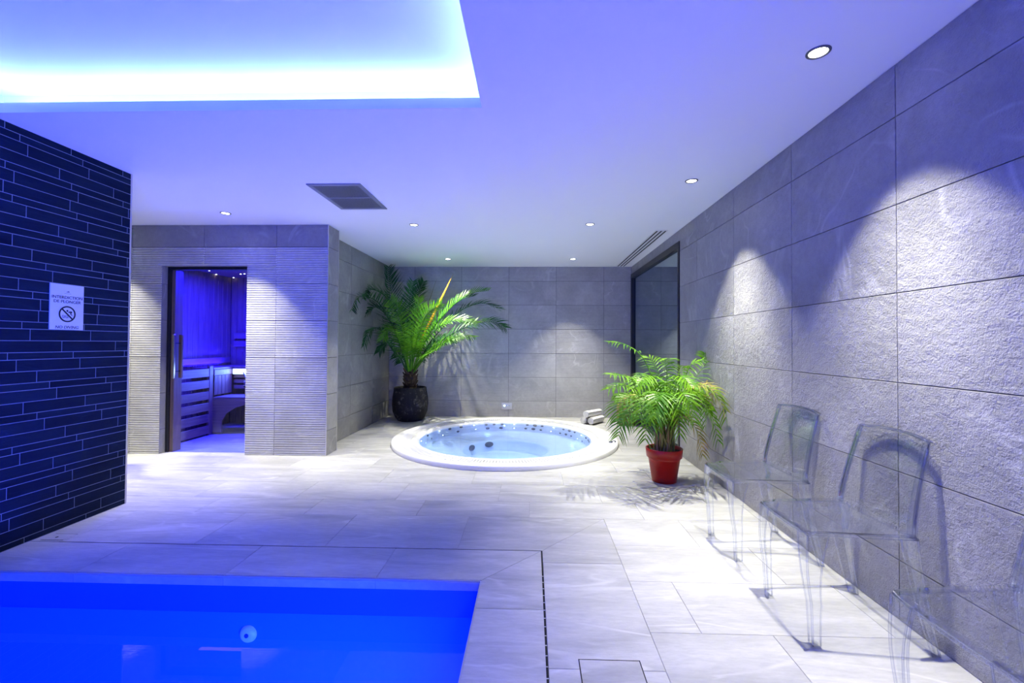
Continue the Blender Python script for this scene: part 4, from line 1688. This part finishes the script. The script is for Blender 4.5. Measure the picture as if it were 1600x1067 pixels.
for k in range(12):
    a = 2 * pi * k / 12 + rq.uniform(-.2, .2)
    rch, top = rq.uniform(.24, .40), rq.uniform(.70, .88)
    d_ = Vector((cos(a), sin(a), 0))
    AF.append(([ac + d_ * rch * .2 + Vector((0, 0, top - .16)), ac + d_ * rch * .55 + Vector((0, 0, top)), ac + d_ * rch * .85 + Vector((0, 0, top - .05)), ac + d_ * rch * 1.05 + Vector((0, 0, top - .2))],
               'leaf_areca', rq.uniform(.14, .18)))
ra = random.Random(5)
for k, (pp, mt, L) in enumerate(AF):
    P = [q if isinstance(q, Vector) else at(*q) for q in pp]
    an = k * 2.399
    rr_ = 0.02 + 0.07 * sqrt((k + .5) / len(AF))
    st = ac + Vector((rr_ * cos(an), rr_ * sin(an), 0.262))
    knee = st.lerp(P[0], 0.55)
    knee.x, knee.y = st.x * .6 + P[0].x * .4, st.y * .6 + P[0].y * .4
    bm = B()
    frond(bm, [knee] + P, 19, L * 1.2, 0.0125, 0.10, 0.7, 0.30, 0.45, (0, -.25, 1), LIMA, 0.0055, seed=100 + k, taper=0.3)
    obj('frond', bm, mt, areca)
    bm = B()
    tube(bm, catmull([st, st.lerp(knee, .5) + Vector((ra.uniform(-.01, .01), ra.uniform(-.01, .01), 0)), knee], 6), [0.010, 0.0095, 0.009, 0.0085, 0.008, 0.007, 0.006], 6)
    obj('cane', bm, 'cane_dry' if k % 3 == 0 else 'cane', areca)

# woven basket behind it, near the window
bc = Vector((1.425, 6.66, 0))
bs = thing('woven_basket', 'brown woven basket planter standing on the floor below the window', 'basket', tuple(bc))
bm = B()
prof = []
for k in range(29):
    z = 0.30 * k / 28
    prof.append((0.115 + 0.035 * sin(pi * (0.15 + 0.6 * k / 28)) + (0.004 if k % 2 else -0.002), z))
prof += [(0.128, 0.30), (0.120, 0.24)]
lathe(bm, prof, tuple(bc), 36, cap_bot=True)
obj('body', bm, 'straw', bs, True)
bm = B()
lathe(bm, [(0.124, 0.262), (0.05, 0.27), (0.01, 0.272)], tuple(bc), 24, True)
obj('soil', bm, 'soil', bs)
for k in range(9):
    an = 2 * pi * k / 9 + 0.3
    p0 = bc + Vector((0.04 * cos(an), 0.04 * sin(an), 0.27))
    q = Vector((cos(an), sin(an), 0))
    bm = B()
    frond(bm, [p0, p0 + q * 0.05 + Vector((0, 0, 0.14)), p0 + q * 0.13 + Vector((0, 0, 0.17)), p0 + q * 0.19 + Vector((0, 0, 0.08))], 12, 0.10, 0.016, 0.2, 0.7, 0.3, 0.4, (0, 0, 1), (0.5, XR - 0.02, 6, YB - 0.03), 0.005, seed=300 + k)
    obj('frond', bm, 'leaf_areca', bs)

# tall plant behind the slate wall: a leaf or two show past its edge
hc = Vector((-4.10, 4.05, 0))
hp = thing('potted_house_plant', 'tall potted plant mostly hidden behind the dark slate wall', 'potted plant', tuple(hc))
bm = B()
lathe(bm, [(0.13, 0.0), (0.17, 0.32), (0.155, 0.32), (0.14, 0.25)], tuple(hc), 28, cap_bot=True)
pot = obj('pot', bm, 'pot_stone', hp, True)
bm = B()
lathe(bm, [(0.148, 0.28), (0.02, 0.285)], tuple(hc), 20, True)
obj('soil', bm, 'soil', pot)
bm = B()
tube(bm, [hc + Vector((0, 0, 0.28)), hc + Vector((0.02, 0.01, 1.2)), hc + Vector((0, 0, 2.05))], [0.02, 0.016, 0.008], 7)
obj('stem', bm, 'cane_dry', hp)
tips = [at(211.5, 358, 4.05), at(210.5, 366, 4.0)] + [hc + Vector((0.28 * cos(a), 0.28 * sin(a), z)) for a, z in ((1.9, 2.1), (2.2, 1.95), (3.1, 2.15), (4.0, 1.9), (5.0, 2.05), (2.6, 1.7), (4.6, 1.6))]
for k, tp in enumerate(tips):
    p0 = hc + Vector((0, 0, min(tp.z - 0.05, 2.02)))
    d = tp - p0
    side = d.cross(Vector((0, 0, 1))).normalized()
    bm = B()
    ring = None
    for u, wd in ((0, .004), (.35, .008), (.55, .03), (.75, .042), (.9, .026), (1, .002)):
        c = p0 + d * u + Vector((0, 0, 0.10 * sin(pi * u)))
        nr = [bm.verts.new(c - side * wd), bm.verts.new(c + Vector((0, 0, -0.008 * (wd / .04)))), bm.verts.new(c + side * wd)]
        if ring:
            quad_strip(bm, ring, nr, False)
        ring = nr
    obj('leaf', bm, 'leaf_dark', hp)
